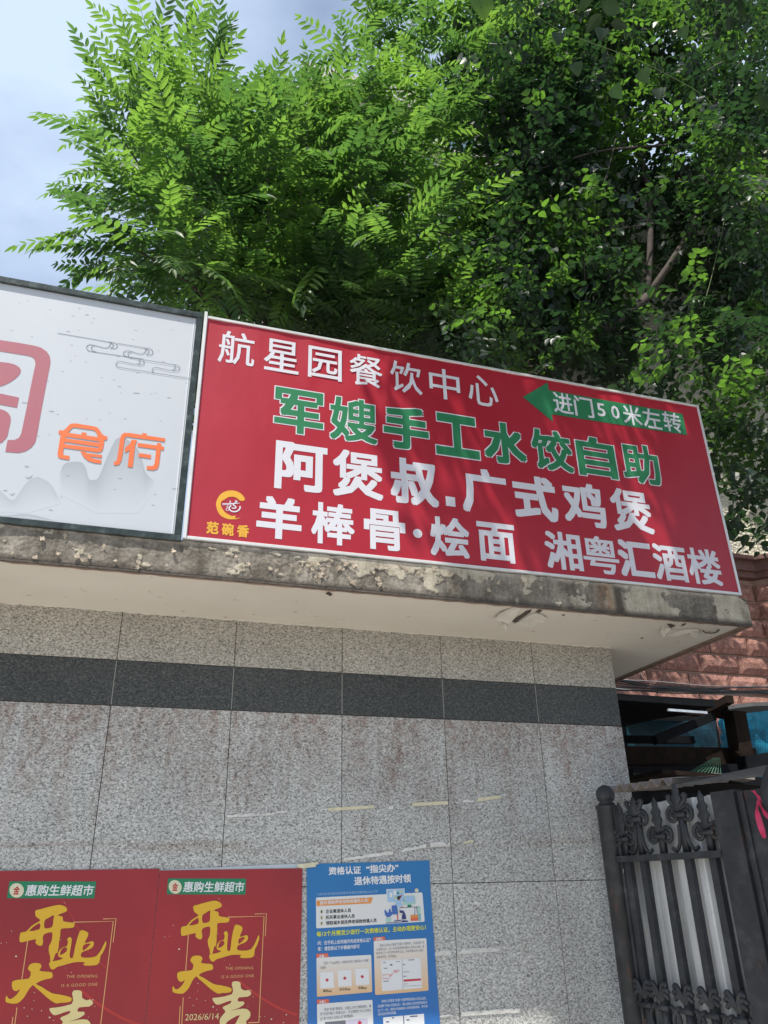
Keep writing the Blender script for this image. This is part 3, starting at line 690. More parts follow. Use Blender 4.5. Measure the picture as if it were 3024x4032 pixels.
# ------------------------------------------------------------------ posters
WY = -.003
zp = zm(640, 3520, 3.1904); zq = zm(0, 3430, 2.44)
DX1 = P(36, 3472, WY).x - P(659, 3472, WY).x
def red_poster(name, x0, x1, ztop, dx, label, yb, skip_left=False):
    t = empty(name, ((x0+x1)/2, yb, .75), label, 'poster', None)
    # sheet with slack waves
    V = []; F = []; nx, nz = 24, 30
    for i in range(nx+1):
        for k in range(nz+1):
            a, b = i/nx, k/nz
            V.append((x0+(x1-x0)*a, yb+.0012*noise.noise(Vector((x0+a*3, 0, b*2)))*0, .72+(ztop-.72)*b))
    F = [(i*(nz+1)+k, (i+1)*(nz+1)+k, (i+1)*(nz+1)+k+1, i*(nz+1)+k+1) for i in range(nx) for k in range(nz)]
    mesh_obj('sheet', V, F, M_POST, t)
    a, b, c, d_ = yb-.0006, yb-.0012, yb-.0018, yb-.0024
    gl = [ribbon(smooth_line([(690, 40), (790, 200), (890, 380), (1010, 620), (1250, 850)], 4), .004, zp, a, dx), ribbon(smooth_line([(960, 1090), (1110, 1215), (1300, 1340), (1480, 1440), (1690, 1520)], 5), .010, zp, a, dx)]
    tint_parts('light_ray', gl, M_GLOW, t)
    fr = [ribbon(p, .0036, zp, b-.00005*i, dx) for i, p in enumerate([[(820, 290), (1275, 280), (1210, 1615)], [(1160, 252), (1305, 247), (1290, 530)], [(325, 505), (290, 975)], [(260, 1298), (235, 1750)], [(222, 1410), (203, 1750)], [(1075, 1617), (1210, 1612)]])]
    tint_parts('gold_frame', fr, M_GLINE, t)
    dx2 = dx-DX1
    v, f = poly([[(92, 98), (925, 100), (905, 262), (65, 260)]], zq, b, dx2); mesh_obj('name_banner', v, f, M_PGRN, t)
    v, f = poly([circ(160, 185, 70)], zq, c, dx2); mesh_obj('emblem', v, f, M_CREAM, t)
    v, f = text_line('金', (130, 185), (188, 185), 80, zq, d_, .02, dx=dx2); mesh_obj('lettering', v, f, M_PRED, t)
    v, f = text_line('惠购生鲜超市', (250, 184), (900, 184), 108, zq, c, .018, dx=dx2, shear=.06); mesh_obj('lettering', v, f, M_PW, t)
    kai = [[(390, 150), (445, 135), (520, 112), (640, 85), (700, 95), (738, 125), (735, 165), (640, 205), (700, 225), (705, 270), (740, 285), (835, 300), (838, 325), (830, 352), (760, 362), (690, 370), (688, 440), (680, 520), (678, 600), (668, 655), (650, 660), (625, 750), (600, 775), (592, 700), (575, 650), (568, 580), (590, 530), (598, 480), (592, 408), (510, 430), (492, 470), (500, 520), (490, 565), (450, 565), (412, 530), (412, 490), (260, 528), (232, 500), (238, 415), (300, 400), (360, 330), (430, 285), (450, 262), (400, 225), (388, 185)],
           [(500, 270), (540, 240), (600, 205), (596, 260), (590, 345), (505, 362)], [(330, 393), (440, 298), (448, 372)]]
    ye = [[(768, 490), (800, 465), (822, 500), (815, 600), (812, 700), (850, 708), (868, 560), (905, 400), (950, 388), (1000, 415), (1000, 460), (970, 540), (1050, 515), (1075, 540), (1060, 590), (1010, 620), (945, 650), (945, 705), (1050, 710), (1120, 685), (1170, 600), (1205, 515), (1215, 560), (1180, 660), (1160, 690), (1150, 770), (1110, 800), (1000, 805), (970, 790), (985, 765), (870, 765), (750, 800), (680, 820), (640, 850), (605, 835), (585, 785), (600, 760), (690, 740), (740, 715), (690, 700), (680, 650), (720, 590), (770, 575), (780, 520)],
          [(720, 600), (770, 590), (770, 640), (700, 680)], [(960, 560), (1040, 545), (960, 630)]]
    da = [[(350, 845), (370, 790), (430, 772), (490, 785), (500, 825), (482, 862), (540, 875), (625, 885), (630, 950), (560, 965), (455, 1015), (520, 1055), (640, 1130), (720, 1145), (830, 1170), (870, 1195), (850, 1235), (740, 1245), (690, 1250), (600, 1190), (510, 1110), (455, 1065), (420, 1035), (370, 1100), (330, 1180), (260, 1250), (160, 1245), (125, 1220), (130, 1155), (160, 1195), (200, 1190), (250, 1140), (280, 1080), (240, 1105), (195, 1080), (185, 995), (250, 970), (370, 955), (385, 880)]]
    ji = [[(870, 1140), (885, 1100), (945, 1098), (980, 1120), (985, 1185), (1040, 1215), (1080, 1205), (1115, 1250), (1070, 1290), (960, 1300), (948, 1350), (1015, 1350), (1025, 1385), (960, 1430), (900, 1452), (850, 1470), (960, 1445), (1060, 1445), (1105, 1500), (1090, 1560), (1050, 1600), (1065, 1660), (1090, 1760), (1060, 1830), (770, 1850), (745, 1760), (720, 1640), (725, 1560), (790, 1480), (760, 1440), (765, 1415), (850, 1375), (860, 1340), (790, 1360), (700, 1392), (655, 1370), (625, 1310), (700, 1300), (870, 1260), (880, 1180)], [(800, 1620), (880, 1560), (970, 1520), (940, 1580), (900, 1650), (820, 1660)]]
    for L_ in (kai, ye, da):
        v, f = poly([smooth_loop(l, 2) for l in L_], zp, c if L_ is not ye else c-.0003, dx); mesh_obj('brush_character', v, f, M_GOLD, t)
    v, f = poly([smooth_loop(l, 2) for l in ji], zp, c, dx); mesh_obj('brush_character', v, f, M_GOLDP, t)
    tint_parts('lettering', [text_line('THE OPENING', (790, 935), (1140, 928), 36, zp, c, .0, 1.1, dx=dx), text_line('IS A GOOD ONE', (742, 1042), (1148, 1025), 36, zp, c, .0, 1.1, dx=dx)], M_GLINE, t)
    v, f = text_line('2026/6/14', (285, 1550), (708, 1535), 80, zp, c, .0, dx=dx); mesh_obj('lettering', v, f, M_GOLDP, t)
    pr = []; r2 = random.Random(3)
    sp = [(135, 395, 7), (28, 538, 7), (87, 530, 6), (207, 693, 14), (443, 1122, 8), (443, 1217, 6), (340, 1303, 8), (430, 1318, 7), (538, 1338, 8), (385, 1402, 8), (635, 1418, 13), (683, 1452, 7), (1110, 1210, 9), (1136, 1290, 6), (1072, 1415, 6), (1228, 1540, 7), (1285, 1540, 6), (1368, 1573, 13), (1555, 1517, 11), (1520, 1615, 9), (845, 885, 7), (776, 833, 5), (695, 497, 6), (710, 60, 6)]
    for x, y, r in sp: pr.append(poly([circ(x, y, r*.8, 6)], zp, a-.0002, dx))
    for x, y, r in [(255, -85, 9), (268, -62+0, 0)]:
        if r: pass
    tint_parts('gold_flecks', pr, M_CREAM, t)
    return t
red_poster('red_poster', .3125, .998, 1.682, 0, 'red poster with gold brush characters, right one of the pair, next to the blue poster', WY-.004)
red_poster('red_poster', -.385, .3105, 1.690, DX1, 'red poster with gold brush characters, left one of the pair, cut by the picture edge', WY-.0045)
# paper strip behind the second red poster
z7 = zm(0, 3350, 1.327)
v, f = poly([[(836, 100), (1570, 66), (1586, 96), (1580, 115), (836, 115)]], z7, WY-.001); tag(mesh_obj('paper_strip', v, f, M_CLEAR, None), 'pale blue paper edge sticking out above the right red poster', 'paper')
for pts, lb in (([(1560, 70), (1648, 60), (1652, 84), (1575, 92), (1562, 85), (1548, 78)], 'crumpled cream tape on the upper right corner of the right red poster'),):
    v, f = poly([pts], z7, WY-.010); tag(mesh_obj('tape_piece', v, f, M_TAPEY, None), lb, 'tape')

zb = zm(1150, 3350, 2.5523)
bp = empty('blue_poster', (1.35, WY-.003, .75), 'blue information poster with dense white and yellow Chinese text, taped right of the red posters', 'poster')
v, f = poly([[(147, 133), (760, 118), (1380, 97), (1392, 400), (1440, 1100), (1500, 1900), (1510, 2250), (150, 2250), (157, 1700)]], zb, WY-.003); mesh_obj('sheet', v, f, M_BLUE, bp)
b1, b2, b3, b4 = [WY-.003-.0007*k for k in (1, 2, 3, 4)]
def rr(c, r=10):
    """quad with softened corners"""
    o_ = []; n = len(c)
    for i in range(n):
        p0, p1, p2 = Vector(c[i-1]), Vector(c[i]), Vector(c[(i+1) % n])
        a = p1+(p0-p1).normalized()*r; b = p1+(p2-p1).normalized()*r
        for t in (0, .33, .67, 1): q_ = a*(1-t)**2+p1*2*t*(1-t)+b*t*t; o_.append(tuple(q_))
    return o_
def card(c, low=0):
    V, F = poly([rr(c, 14)], zb, b1)
    zz = [p[2] for p in V]; a, b = min(zz), max(zz)
    mesh_obj('text_card', V, F, M_CARD, bp, False, {'low': [low*min(1, max(0, (b-z)/(b-a)*1.4-.35)) for x, y, z in V]})
card([(240, 470), (1310, 418), (1333, 712), (243, 780)]); card([(245, 1075), (795, 1045), (805, 1420), (250, 1468)], 1); card([(820, 905), (1350, 878), (1372, 1405), (835, 1450)], 1); card([(250, 1540), (808, 1497), (830, 2100), (260, 2130)])
def tx(s, L, Rr, h, mat, off=.0, y=b2, name='lettering'): v, f = text_line(s, L, Rr, h, zb, y, off); return mesh_obj(name, v, f, mat, bp)
tx('资格认证', (368, 203), (692, 192), 82, M_PW, .03); tx('“指尖办”', (745, 185), (1070, 168), 84, M_PW, .03); tx('退休待遇按时领', (625, 305), (1195, 275), 88, M_PW, .03)
tx('北京市正在持续开展领取养老保险待遇资格认证工作！', (253, 437), (862, 408), 27, M_PLB)
v, f = poly([[(245, 502), (812, 468), (792, 528), (247, 556)]], zb, b2); mesh_obj('heading_bar', v, f, M_PORG, bp)
tx('按月领取养老保险待遇的人员：', (280, 524), (775, 495), 38, M_PW, .02, b3)
pr = [poly([circ(297, y, 19, 14)], zb, b2) for y in (612, 672, 730)]; tint_parts('number_disc', pr, M_CREAM, bp)
for s, y in (('1', 612), ('2', 672), ('3', 730)): tx(s, (290, y), (304, y), 26, M_PBLK, .03, b3)
tx('企业离退休人员', (338, 609), (592, 598), 40, M_PBLK, .02); tx('机关事业退休人员', (338, 669), (630, 655), 40, M_PBLK, .02); tx('领取城乡居民养老保险待遇人员', (340, 727), (850, 698), 40, M_PBLK, .02)
tx('每12个月需至少进行一次资格认证，主动办理更安心！', (247, 838), (1345, 768), 54, M_PYEL, .024)
tx('问：在手机上如何操作完成资格认证？', (258, 928), (790, 895), 42, M_PW, .016); tx('答：请您按以下步骤操作即可', (258, 987), (678, 961), 42, M_PW, .016)
for c, s, L, Rr in (([(243, 1035), (363, 1030), (366, 1068), (243, 1075)], '步骤一', (272, 1060), (343, 1056)), ([(818, 870), (932, 862), (936, 899), (820, 905)], '步骤三', (842, 888), (912, 883)), ([(250, 1497), (370, 1490), (373, 1529), (250, 1538)], '步骤二', (275, 1520), (342, 1515))):
    v, f = poly([rr(c, 8)], zb, b2); mesh_obj('step_tab', v, f, M_PTAB, bp); tx(s, L, Rr, 28, M_PW, .02, b3)
tx('任选一个app软件，扫描对应的二维码进入“京通”', (318, 1132), (772, 1103), 32, M_PGR); tx('小程序：', (277, 1178), (345, 1174), 28, M_PGR)
for c in ([(282, 1220), (415, 1215), (425, 1375), (285, 1385)], [(460, 1200), (595, 1198), (600, 1360), (463, 1365)], [(635, 1185), (768, 1180), (778, 1345), (640, 1350)]):
    v, f = poly([c], zb, b2); mesh_obj('blank_square', v, f, M_PW, bp)
    cx = sum(p[0] for p in c)/4; cy = sum(p[1] for p in c)/4
    v, f = poly([circ(cx, cy, 15, 14)], zb, b3); mesh_obj('red_disc', v, f, M_PRD, bp)
tx('微信app', (312, 1410), (400, 1407), 32, M_PBLK, .01); tx('支付宝app', (475, 1396), (588, 1388), 32, M_PBLK, .01); tx('百度app', (665, 1381), (752, 1376), 32, M_PBLK, .01)
tx('退休人员本人登录“京通”小程序的，应该选择“本', (880, 952), (1328, 920), 29, M_PGR); tx('人社保认证”，这一步会自动带出退休人员本人信息，直', (845, 992), (1330, 960), 29, M_PGR)
tx('接点击 [下一步] 即可进行认证。手机号默认为“京通”', (845, 1031), (1322, 1001), 29, M_PGR); tx('注册手机号，不可修改。', (848, 1070), (1050, 1058), 28, M_PGR)
v, f = poly([[(893, 1103), (1290, 1075), (1307, 1378), (905, 1412)]], zb, b2); mesh_obj('screenshot', v, f, M_PW, bp)
tint_parts('screenshot_lines', [ribbon(p, w_, zb, b3, 0) for p, w_ in [([(1105, 1088), (1115, 1395)], .0015), ([(915, 1125), (940, 1124)], .003), ([(985, 1147), (1008, 1146)], .006), ([(1045, 1115), (1085, 1112)], .002), ([(922, 1182), (958, 1180)], .003), ([(918, 1312), (975, 1308)], .003), ([(1170, 1098), (1230, 1095)], .003), ([(1115, 1145), (1135, 1144)], .004), ([(1115, 1218), (1178, 1215)], .002), ([(1115, 1262), (1150, 1260)], .003), ([(1120, 1340), (1160, 1337)], .002), ([(1120, 1362), (1300, 1350)], .001)]], M_PGR, bp)
v, f = poly([[(1120, 1295), (1295, 1283), (1296, 1303), (1120, 1316)]], zb, b3); mesh_obj('red_button', v, f, M_PRD, bp)
tint_parts('red_marks', [ribbon([(911, 1248), (978, 1243), (982, 1280), (913, 1286), (911, 1248)], .0022, zb, b3), ribbon([(1018, 1232), (985, 1258)], .0028, zb, b3), ribbon([(998, 1260), (985, 1258), (990, 1245)], .0028, zb, b3-.0002), text_line('选这个', (1020, 1211), (1083, 1206), 28, zb, b3, .01)], M_PTAB, bp)
tx('完成“京通”登录后，在最上方的“搜索服务、事', (322, 1597), (796, 1560), 32, M_PGR); tx('项”栏目中输入“社保认证”，可以搜索出“本人社保认', (283, 1642), (797, 1600), 32, M_PGR); tx('证”和“代他人社保认证”两项服务。', (285, 1690), (620, 1657), 32, M_PGR)
tx('其他人员登录“京通”小程序帮助退休人员认证的，', (900, 1512), (1350, 1480), 30, M_PW, .008, b1); tx('应选择“代他人社保认证”，输入退休人员对应信息后点', (862, 1562), (1358, 1521), 30, M_PW, .008, b1)
tx('击 [下一步]，按提示扫描退休人员的面部信息，即可完', (862, 1606), (1362, 1562), 30, M_PW, .008, b1); tx('成认证及手机号采集。', (865, 1642), (1050, 1626), 30, M_PW, .008, b1)
v, f = poly([[(915, 1675), (1325, 1637), (1345, 2000), (925, 2030)]], zb, b1); mesh_obj('screenshot', v, f, M_PW, bp)
tint_parts('screenshot_lines', [ribbon(p, .004, zb, b2, 0) for p in ([(1120, 1655), (1125, 1760)], [(945, 1720), (975, 1718)], [(1005, 1680), (1025, 1678)], [(1185, 1665), (1262, 1660)], [(1150, 1700), (1180, 1698)])], M_PNAVY, bp)
v, f = poly([[(330, 1722), (537, 1703), (548, 1900), (335, 1920)]], zb, b2); mesh_obj('screenshot', v, f, M_PGR, bp); v, f = poly([[(541, 1703), (757, 1682), (770, 1880), (552, 1900)]], zb, b2); mesh_obj('screenshot', v, f, M_PMAUV, bp)
v, f = poly([[(655, 1735), (665, 1722), (680, 1705), (695, 1722), (705, 1732), (690, 1738), (690, 1760), (668, 1762), (668, 1738)]], zb, b3); mesh_obj('pagoda_print', v, f, M_PRD, bp)
zi = zm(1480, 3480, 7.541)
ILL = [(b2, M_PW, [(310, 160), (850, 138), (862, 560), (330, 565)]), (b3, M_PLB, [(335, 180), (832, 160), (840, 530), (350, 545)]), (b4, M_PW, [(405, 260), (488, 256), (496, 400), (412, 404)]), (b4, M_PW, [(515, 195), (602, 192), (608, 335), (522, 340)]), (b4, M_PGRN, [(628, 245), (682, 242), (684, 308), (632, 310)]), (b4, M_PYEL, circ(750, 237, 28, 10)), (b4, M_PYEL, circ(578, 420, 32, 10)),
       (b3, M_PMINT, [(845, 360), (1160, 350), (1185, 600), (805, 625)]), (b4, M_PLB, [(868, 375), (1130, 365), (1145, 545), (870, 560)]), (b3, M_PGRN, [(945, 622), (1050, 618), (1065, 690), (935, 695)]), (b2, M_CREAM, circ(1210, 195, 58, 16)), (b2-.0001, M_PMID, [(950, 215), (1000, 175), (1060, 190), (1090, 250), (1070, 290), (1010, 260)]),
       (b4, M_PLB, [(600, 510), (700, 495), (780, 590), (800, 660), (720, 690), (700, 800), (590, 810), (560, 640)]), (b4-.0003, M_PBLK, [(630, 385), (690, 355), (760, 375), (720, 430), (690, 485), (650, 470), (628, 420)]), (b4-.0003, M_PSKIN, [(690, 440), (725, 420), (722, 490), (680, 510), (670, 490)]), (b4-.0003, M_PSKIN, [(720, 680), (810, 658), (805, 690), (720, 705)]), (b4-.0004, M_PRD, [(730, 345), (760, 320), (778, 360), (745, 400)]),
       (b4-.0006, M_PMID, [(465, 650), (625, 638), (660, 905), (490, 912)]), (b4-.0005, M_CREAM, [(628, 640), (660, 645), (710, 860), (805, 880), (800, 905), (690, 900)]), (b4-.0004, M_PNAVY, [(705, 785), (820, 800), (870, 880), (905, 1045), (770, 1060), (780, 905), (705, 850)]), (b4-.0007, M_PNAVY, [(770, 1090), (860, 1085), (965, 1100), (960, 1120), (770, 1122)]),
       (b3, M_PNAVY, [(705, 705), (1290, 675), (1290, 688), (705, 720)]), (b3, M_PNAVY, [(1150, 690), (1168, 690), (1164, 930), (1150, 930)]), (b3, M_PNAVY, [(1198, 690), (1215, 690), (1240, 880), (1225, 880)]), (b4, M_PTAB, [(1030, 930), (1255, 922), (1258, 1095), (1032, 1102)]), (b4-.0003, M_PORG, [(1030, 932), (1255, 924), (1256, 1000), (1030, 1010)]), (b3, M_PTEAL, [(1235, 885), (1335, 880), (1340, 1095), (1262, 1100)]), (b3, M_PMINT, [(1215, 700), (1330, 690), (1318, 880), (1240, 884)]),
       (b3, M_PMID, [(252, 785), (280, 765), (340, 850), (360, 870), (400, 750), (440, 740), (445, 830), (490, 840), (480, 930), (400, 990), (320, 990), (270, 920)]), (b4, M_PMINT, [(298, 1020), (465, 1012), (445, 1130), (318, 1140)]), (b3, M_PNAVY, [(290, 1160), (960, 1110), (960, 1130), (290, 1178)]), (b4-.0003, M_PTAB, [(625, 915), (662, 912), (665, 1070), (635, 1072)]), (b4-.0003, M_PNAVY, [(540, 1090), (745, 1075), (745, 1100), (545, 1120)])]
for y, mt, pts in ILL:
    v, f = poly([pts], zi, y); mesh_obj('illustration', v, f, mt, bp)
# tape along the poster's top
v, f = poly([[(147, 133), (1380, 97), (1386, 165), (760, 180), (147, 205)]], zb, b1-.0001)

# tape remnants on the granite
za = zm(1100, 2800, 1.185); z3_ = zm(1600, 3300, 1.659); zl3 = zm(0, 2700, 1.3825)
def torn(f_, a, b, h, mat, label, seed, ja=.3, y=-.0035):
    r2 = random.Random(seed); n = max(4, int(abs(b[0]-a[0])/12)); up = []; lo = []
    for i in range(n+1):
        t = i/n; x = a[0]+(b[0]-a[0])*t; yy = a[1]+(b[1]-a[1])*t
        up.append((x+r2.uniform(-2, 2)*(0 < i < n), yy-h/2+r2.random()**3*h*ja*2.2)); lo.append((x, yy+h/2-r2.random()*h*.12))
    v, fc = poly([up+lo[::-1]], f_, y)
    v = [(p[0], p[1]-.003*abs(noise.noise(Vector((p[0]*30, 1, p[2]*30)))), p[2]) for p in v]
    tag(mesh_obj('tape_strip', v, fc, mat), label, 'tape')
torn(zl3, (1232, 710), (1495, 696), 18, M_TAPE, 'leftmost torn white tape strip on the granite, its left end on an upright joint', 1)
torn(zl3, (1500, 690), (1556, 686), 12, M_TAPE, 'short ragged tail of white tape right of the leftmost torn strip', 11)
torn(za, (228, 459), (440, 447), 17, M_TAPEY, 'long yellowed tape strip crossing the upright joint above the blue poster', 2, .05)
torn(za, (195, 458), (224, 457), 8, M_TAPE, 'tiny tape scrap at the left tip of the long yellowed strip', 12)
torn(za, (510, 452), (532, 450), 16, M_TAPE, 'small round white paper scrap between the two straight yellowed strips', 3, .1)
torn(za, (620, 436), (787, 428), 18, M_TAPEY, 'straight cream tape strip ending just left of the fourth upright joint', 4, .05)
torn(za, (857, 419), (905, 418), 17, M_TAPE, 'short white tape piece with torn lower edge right of the fourth upright joint', 5, .3)
torn(za, (925, 414), (1032, 400), 18, M_TAPEY, 'cream tape strip with a curled right end, the rightmost of the upper row', 6, .05)
torn(za, (300, 692), (530, 660), 18, M_TAPE, 'long torn white strip slanting upward just above the blue poster', 7)
torn(za, (570, 650), (685, 628), 18, M_TAPE, 'torn white strip continuing the slant upward above the blue poster corner', 8)
torn(za, (705, 625), (795, 619), 24, M_TAPE, 'ragged white strip left of the joint in the middle row of tape', 9, .4)
torn(za, (860, 612), (905, 606), 14, M_TAPEY, 'small cream tape triangle in the middle row right of the joint', 10, .4)
torn(za, (88, 724), (182, 708), 16, M_TAPEY, 'yellowed tape between the right red poster and the blue poster', 13, .2, -.012)
torn(z3_, (185, 755), (295, 748), 34, M_TAPE, 'torn white strip emerging from behind the right edge of the blue poster', 14)
torn(z3_, (335, 744), (612, 722), 38, M_TAPE, 'wide torn white strip low on the granite, right of the joint', 15)
torn(z3_, (358, 1150), (740, 1124), 34, M_TAPE, 'longest white strip at the foot of the picture on the granite', 16, .25)
torn(z3_, (215, 1164), (288, 1158), 16, M_TAPE, 'thin white strip beside the lower right edge of the blue poster', 17)
torn(z3_, (440, 418), (482, 428), 22, M_TAPE, 'small white paper chip on the granite below the level joint', 18, .4)
torn(z3_, (832, 1118), (848, 1116), 20, M_TAPE, 'tiny square white chip at the foot of the picture', 19, .1)
torn(z3_, (300, 685), (315, 680), 14, M_TAPE, 'tiny white chip above the wide torn strip', 20, .3)

exec_marker = 0
# ------------------------------------------------------------------ gate
GH = Vector((2.70, -.15, 0)); GD = Vector((.1275, -.99184, 0)); GN = Vector((-.99184, -.1275, 0))   # along the leaf, and towards the street side
def G(s, z, n=0): return GH+GD*s+GN*n+Vector((0, 0, z))
def gbar(s0, s1, z0, z1, n0, n1):
    V = [G(s, z, n) for z in (z0, z1) for s, n in ((s0, n0), (s1, n0), (s1, n1), (s0, n1))]
    return [tuple(p) for p in V], [(0, 1, 2, 3), (7, 6, 5, 4), (0, 4, 5, 1), (1, 5, 6, 2), (2, 6, 7, 3), (3, 7, 4, 0)]
def lathe(cx, cy, prof, n=16):
    V = []; F = []
    for r, z in prof:
        for k in range(n): V.append((cx+r*math.cos(2*math.pi*k/n), cy+r*math.sin(2*math.pi*k/n), z))
    for i in range(len(prof)-1):
        for k in range(n): F.append((i*n+k, i*n+(k+1) % n, (i+1)*n+(k+1) % n, (i+1)*n+k))
    F.append(tuple(range(n))[::-1]); F.append(tuple((len(prof)-1)*n+k for k in range(n))); return V, F
gp = empty('gate_post', (GH.x, GH.y, 0), 'dark iron gate post with a round ball cap against the granite wall corner', 'post')
v, f = lathe(GH.x-.004, GH.y+.015, [(.058, 0), (.058, 1.955), (.064, 1.96), (.064, 1.972), (.048, 1.978)], 12); o = mesh_obj('shaft', v, f, M_IRON, gp, True)
v, f = lathe(GH.x-.004, GH.y+.015, [(.046, 1.978), (.046, 1.985), (.034, 1.992), (.042, 1.998), (.050, 2.010), (.053, 2.030), (.049, 2.052), (.036, 2.070), (.016, 2.080), (.002, 2.083)], 18); mesh_obj('ball_cap', v, f, M_IRON, gp, True)
gl = empty('gate_leaf', tuple(GH+GD*.4), 'dark ornamental iron gate leaf with scrollwork, bright corrugated sheet fixed behind its bars', 'gate')
def gpart(name, parts, mat, smooth=False):
    v, f = merge(parts); return mesh_obj(name, v, f, mat, gl, smooth)
gpart('stile', [gbar(.052, .072, .08, 1.96, -.02, .02)], M_IRON)
gpart('stile', [gbar(.762, .90, .08, 1.965, -.03, .028)], M_IRON)
gpart('rail', [gbar(.02, .765, 1.682, 1.712, -.018, .034)], M_IRON); gpart('rail', [gbar(.03, .762, .22, .26, -.016, .02)], M_IRON)
gpart('rail', [gbar(.03, .762, .80, .83, -.016, .02)], M_IRON)
BARS = [.098, .215, .372, .530, .688]
for s in BARS: gpart('bar', [gbar(s-.021, s+.021, .26, 1.69, -.014, .014)], M_IRON)
def spiral(cs, cz, r0, r1, a0, turns, n=26, k=1):
    o_ = []
    for i in range(n+1):
        t = i/n; a = a0+k*turns*2*math.pi*t; r = r0+(r1-r0)*t
        o_.append(tuple(G(cs+r*math.cos(a), cz+r*math.sin(a), .012)))
    return o_
def gtube(pts, r=.010, n=7): return tube_vf(pts, r, n)
def leaf_blob(s, z0, z1, wd, lobes=4, n_=.018):
    """cast leaf finial: stacked lobed cushion, ridged either side of its rib"""
    V = []; F = []; N_ = 22; M_ = 12
    for i in range(N_+1):
        t = i/N_; env = math.sin(math.pi*min(1, t*.93+.07))**.6*(1-.35*t); lob = 1+.22*math.sin(t*lobes*2*math.pi)
        for k in range(M_):
            a = 2*math.pi*k/M_
            V.append(tuple(G(s+wd*env*lob*math.cos(a), z0+(z1-z0)*t, n_+.016*env*math.sin(a)+(.004*math.cos(6*a)*env))))
    for i in range(N_):
        for k in range(M_): F.append((i*M_+k, i*M_+(k+1) % M_, (i+1)*M_+(k+1) % M_, (i+1)*M_+k))
    F.append(tuple(range(M_))[::-1]); F.append(tuple(N_*M_+k for k in range(M_))); return V, F
for i, s in enumerate(BARS):
    hi = i % 2 == 1
    zc_ = 1.885 if hi else 1.795
    pr = [gbar(s-.017, s+.017, 1.712, zc_+.03, -.008, .014)]
    for k in (-1, 1):
        if hi:
            pr.append(gtube(smooth_line([tuple(G(s+k*.085, 1.735, .01)), tuple(G(s+k*.060, 1.722, .01)), tuple(G(s+k*.030, 1.76, .01)), tuple(G(s+k*.020, 1.84, .01))], 5), .0095))
        pr.append(gtube(spiral(s+k*.048, zc_, .040, .010, math.pi/2 if k > 0 else math.pi/2, 1.25, 26, -k), .0105))
        pr.append(gtube([tuple(G(s+k*.048, zc_+.04, .012)), tuple(G(s, zc_+.018, .012))], .010))
    pr.append(gtube([tuple(G(s-.045, zc_-.002, .02)), tuple(G(s+.045, zc_-.002, .02))], .012))
    gpart('scroll', pr, M_IRON, True)
    top = 2.035 if hi and i == 3 else (2.0 if hi else 1.985)
    if hi:
        fl = [leaf_blob(s, zc_+.02, top, .030, 3)]
        for k in (-1, 1): fl.append(gtube(smooth_line([tuple(G(s, zc_+.03, .015)), tuple(G(s+k*.045, zc_+.06, .015)), tuple(G(s+k*.058, zc_+.088, .015)), tuple(G(s+k*.038, zc_+.082, .015))], 4), [.012]*12+[.006], 7))
        gpart('finial', fl, M_IRON, True)
    else: gpart('finial', [leaf_blob(s, zc_+.02, top, .034, 4)], M_IRON, True)
    # acanthus and volutes of the lower band
    pr = []
    for k in (-1, 1):
        for a, l in ((.35, .075), (.75, .062), (1.15, .05)):
            pr.append(gtube(smooth_line([tuple(G(s, 1.06, .012)), tuple(G(s+k*.02*a, 1.09, .022)), tuple(G(s+k*l*.8*math.sin(a+.25), 1.06+l*1.1*math.cos(a*.8), .03)), tuple(G(s+k*l*1.2*math.sin(a+.35), 1.055+l*math.cos(a), .024))], 4), [.006]+[.012]*8+[.011]*3+[.004], 7))
        pr.append(gtube(spiral(s+k*.045, .985, .058, .05, math.pi/2, .42, 14, -k)+[tuple(G(s+k*.055, .90, .012)), tuple(G(s+k*.03, .86, .012)), tuple(G(s+k*.02, .835, .012))], .0105))
        pr.append(gtube(spiral(s+k*.030, .945, .026, .008, math.pi/2, 1.1, 18, k), .009))
    pr.append(gtube([tuple(G(s-.04, 1.035, .02)), tuple(G(s+.04, 1.035, .02))], .013)); pr.append(gbar(s-.014, s+.014, .83, 1.06, .008, .02))
    gpart('acanthus_scroll', pr, M_IRON, True)
# corrugated sheet behind the bars
V = []; F = []; ns = 120
for i in range(ns+1):
    s = .03+.76*i/ns; ph = (s/.128) % 1
    d = np.interp(ph, [0, .18, .30, .62, .74, 1], [0, 0, 1, 1, 0, 0])*.026+.0015*noise.noise(Vector((s*9, 0, 0)))
    for k in range(9):
        z = .10+1.86*k/8; zz = z+ (0 if k < 8 else .012*noise.noise(Vector((s*12, 3, 0))))
        V.append(tuple(G(s, zz, -.055+d+.002*noise.noise(Vector((s*4, z*3, 1))))))
F = [(i*9+k, (i+1)*9+k, (i+1)*9+k+1, i*9+k+1) for i in range(ns) for k in range(8)]
mesh_obj('corrugated_sheet', V, F, M_SHEET, gl)
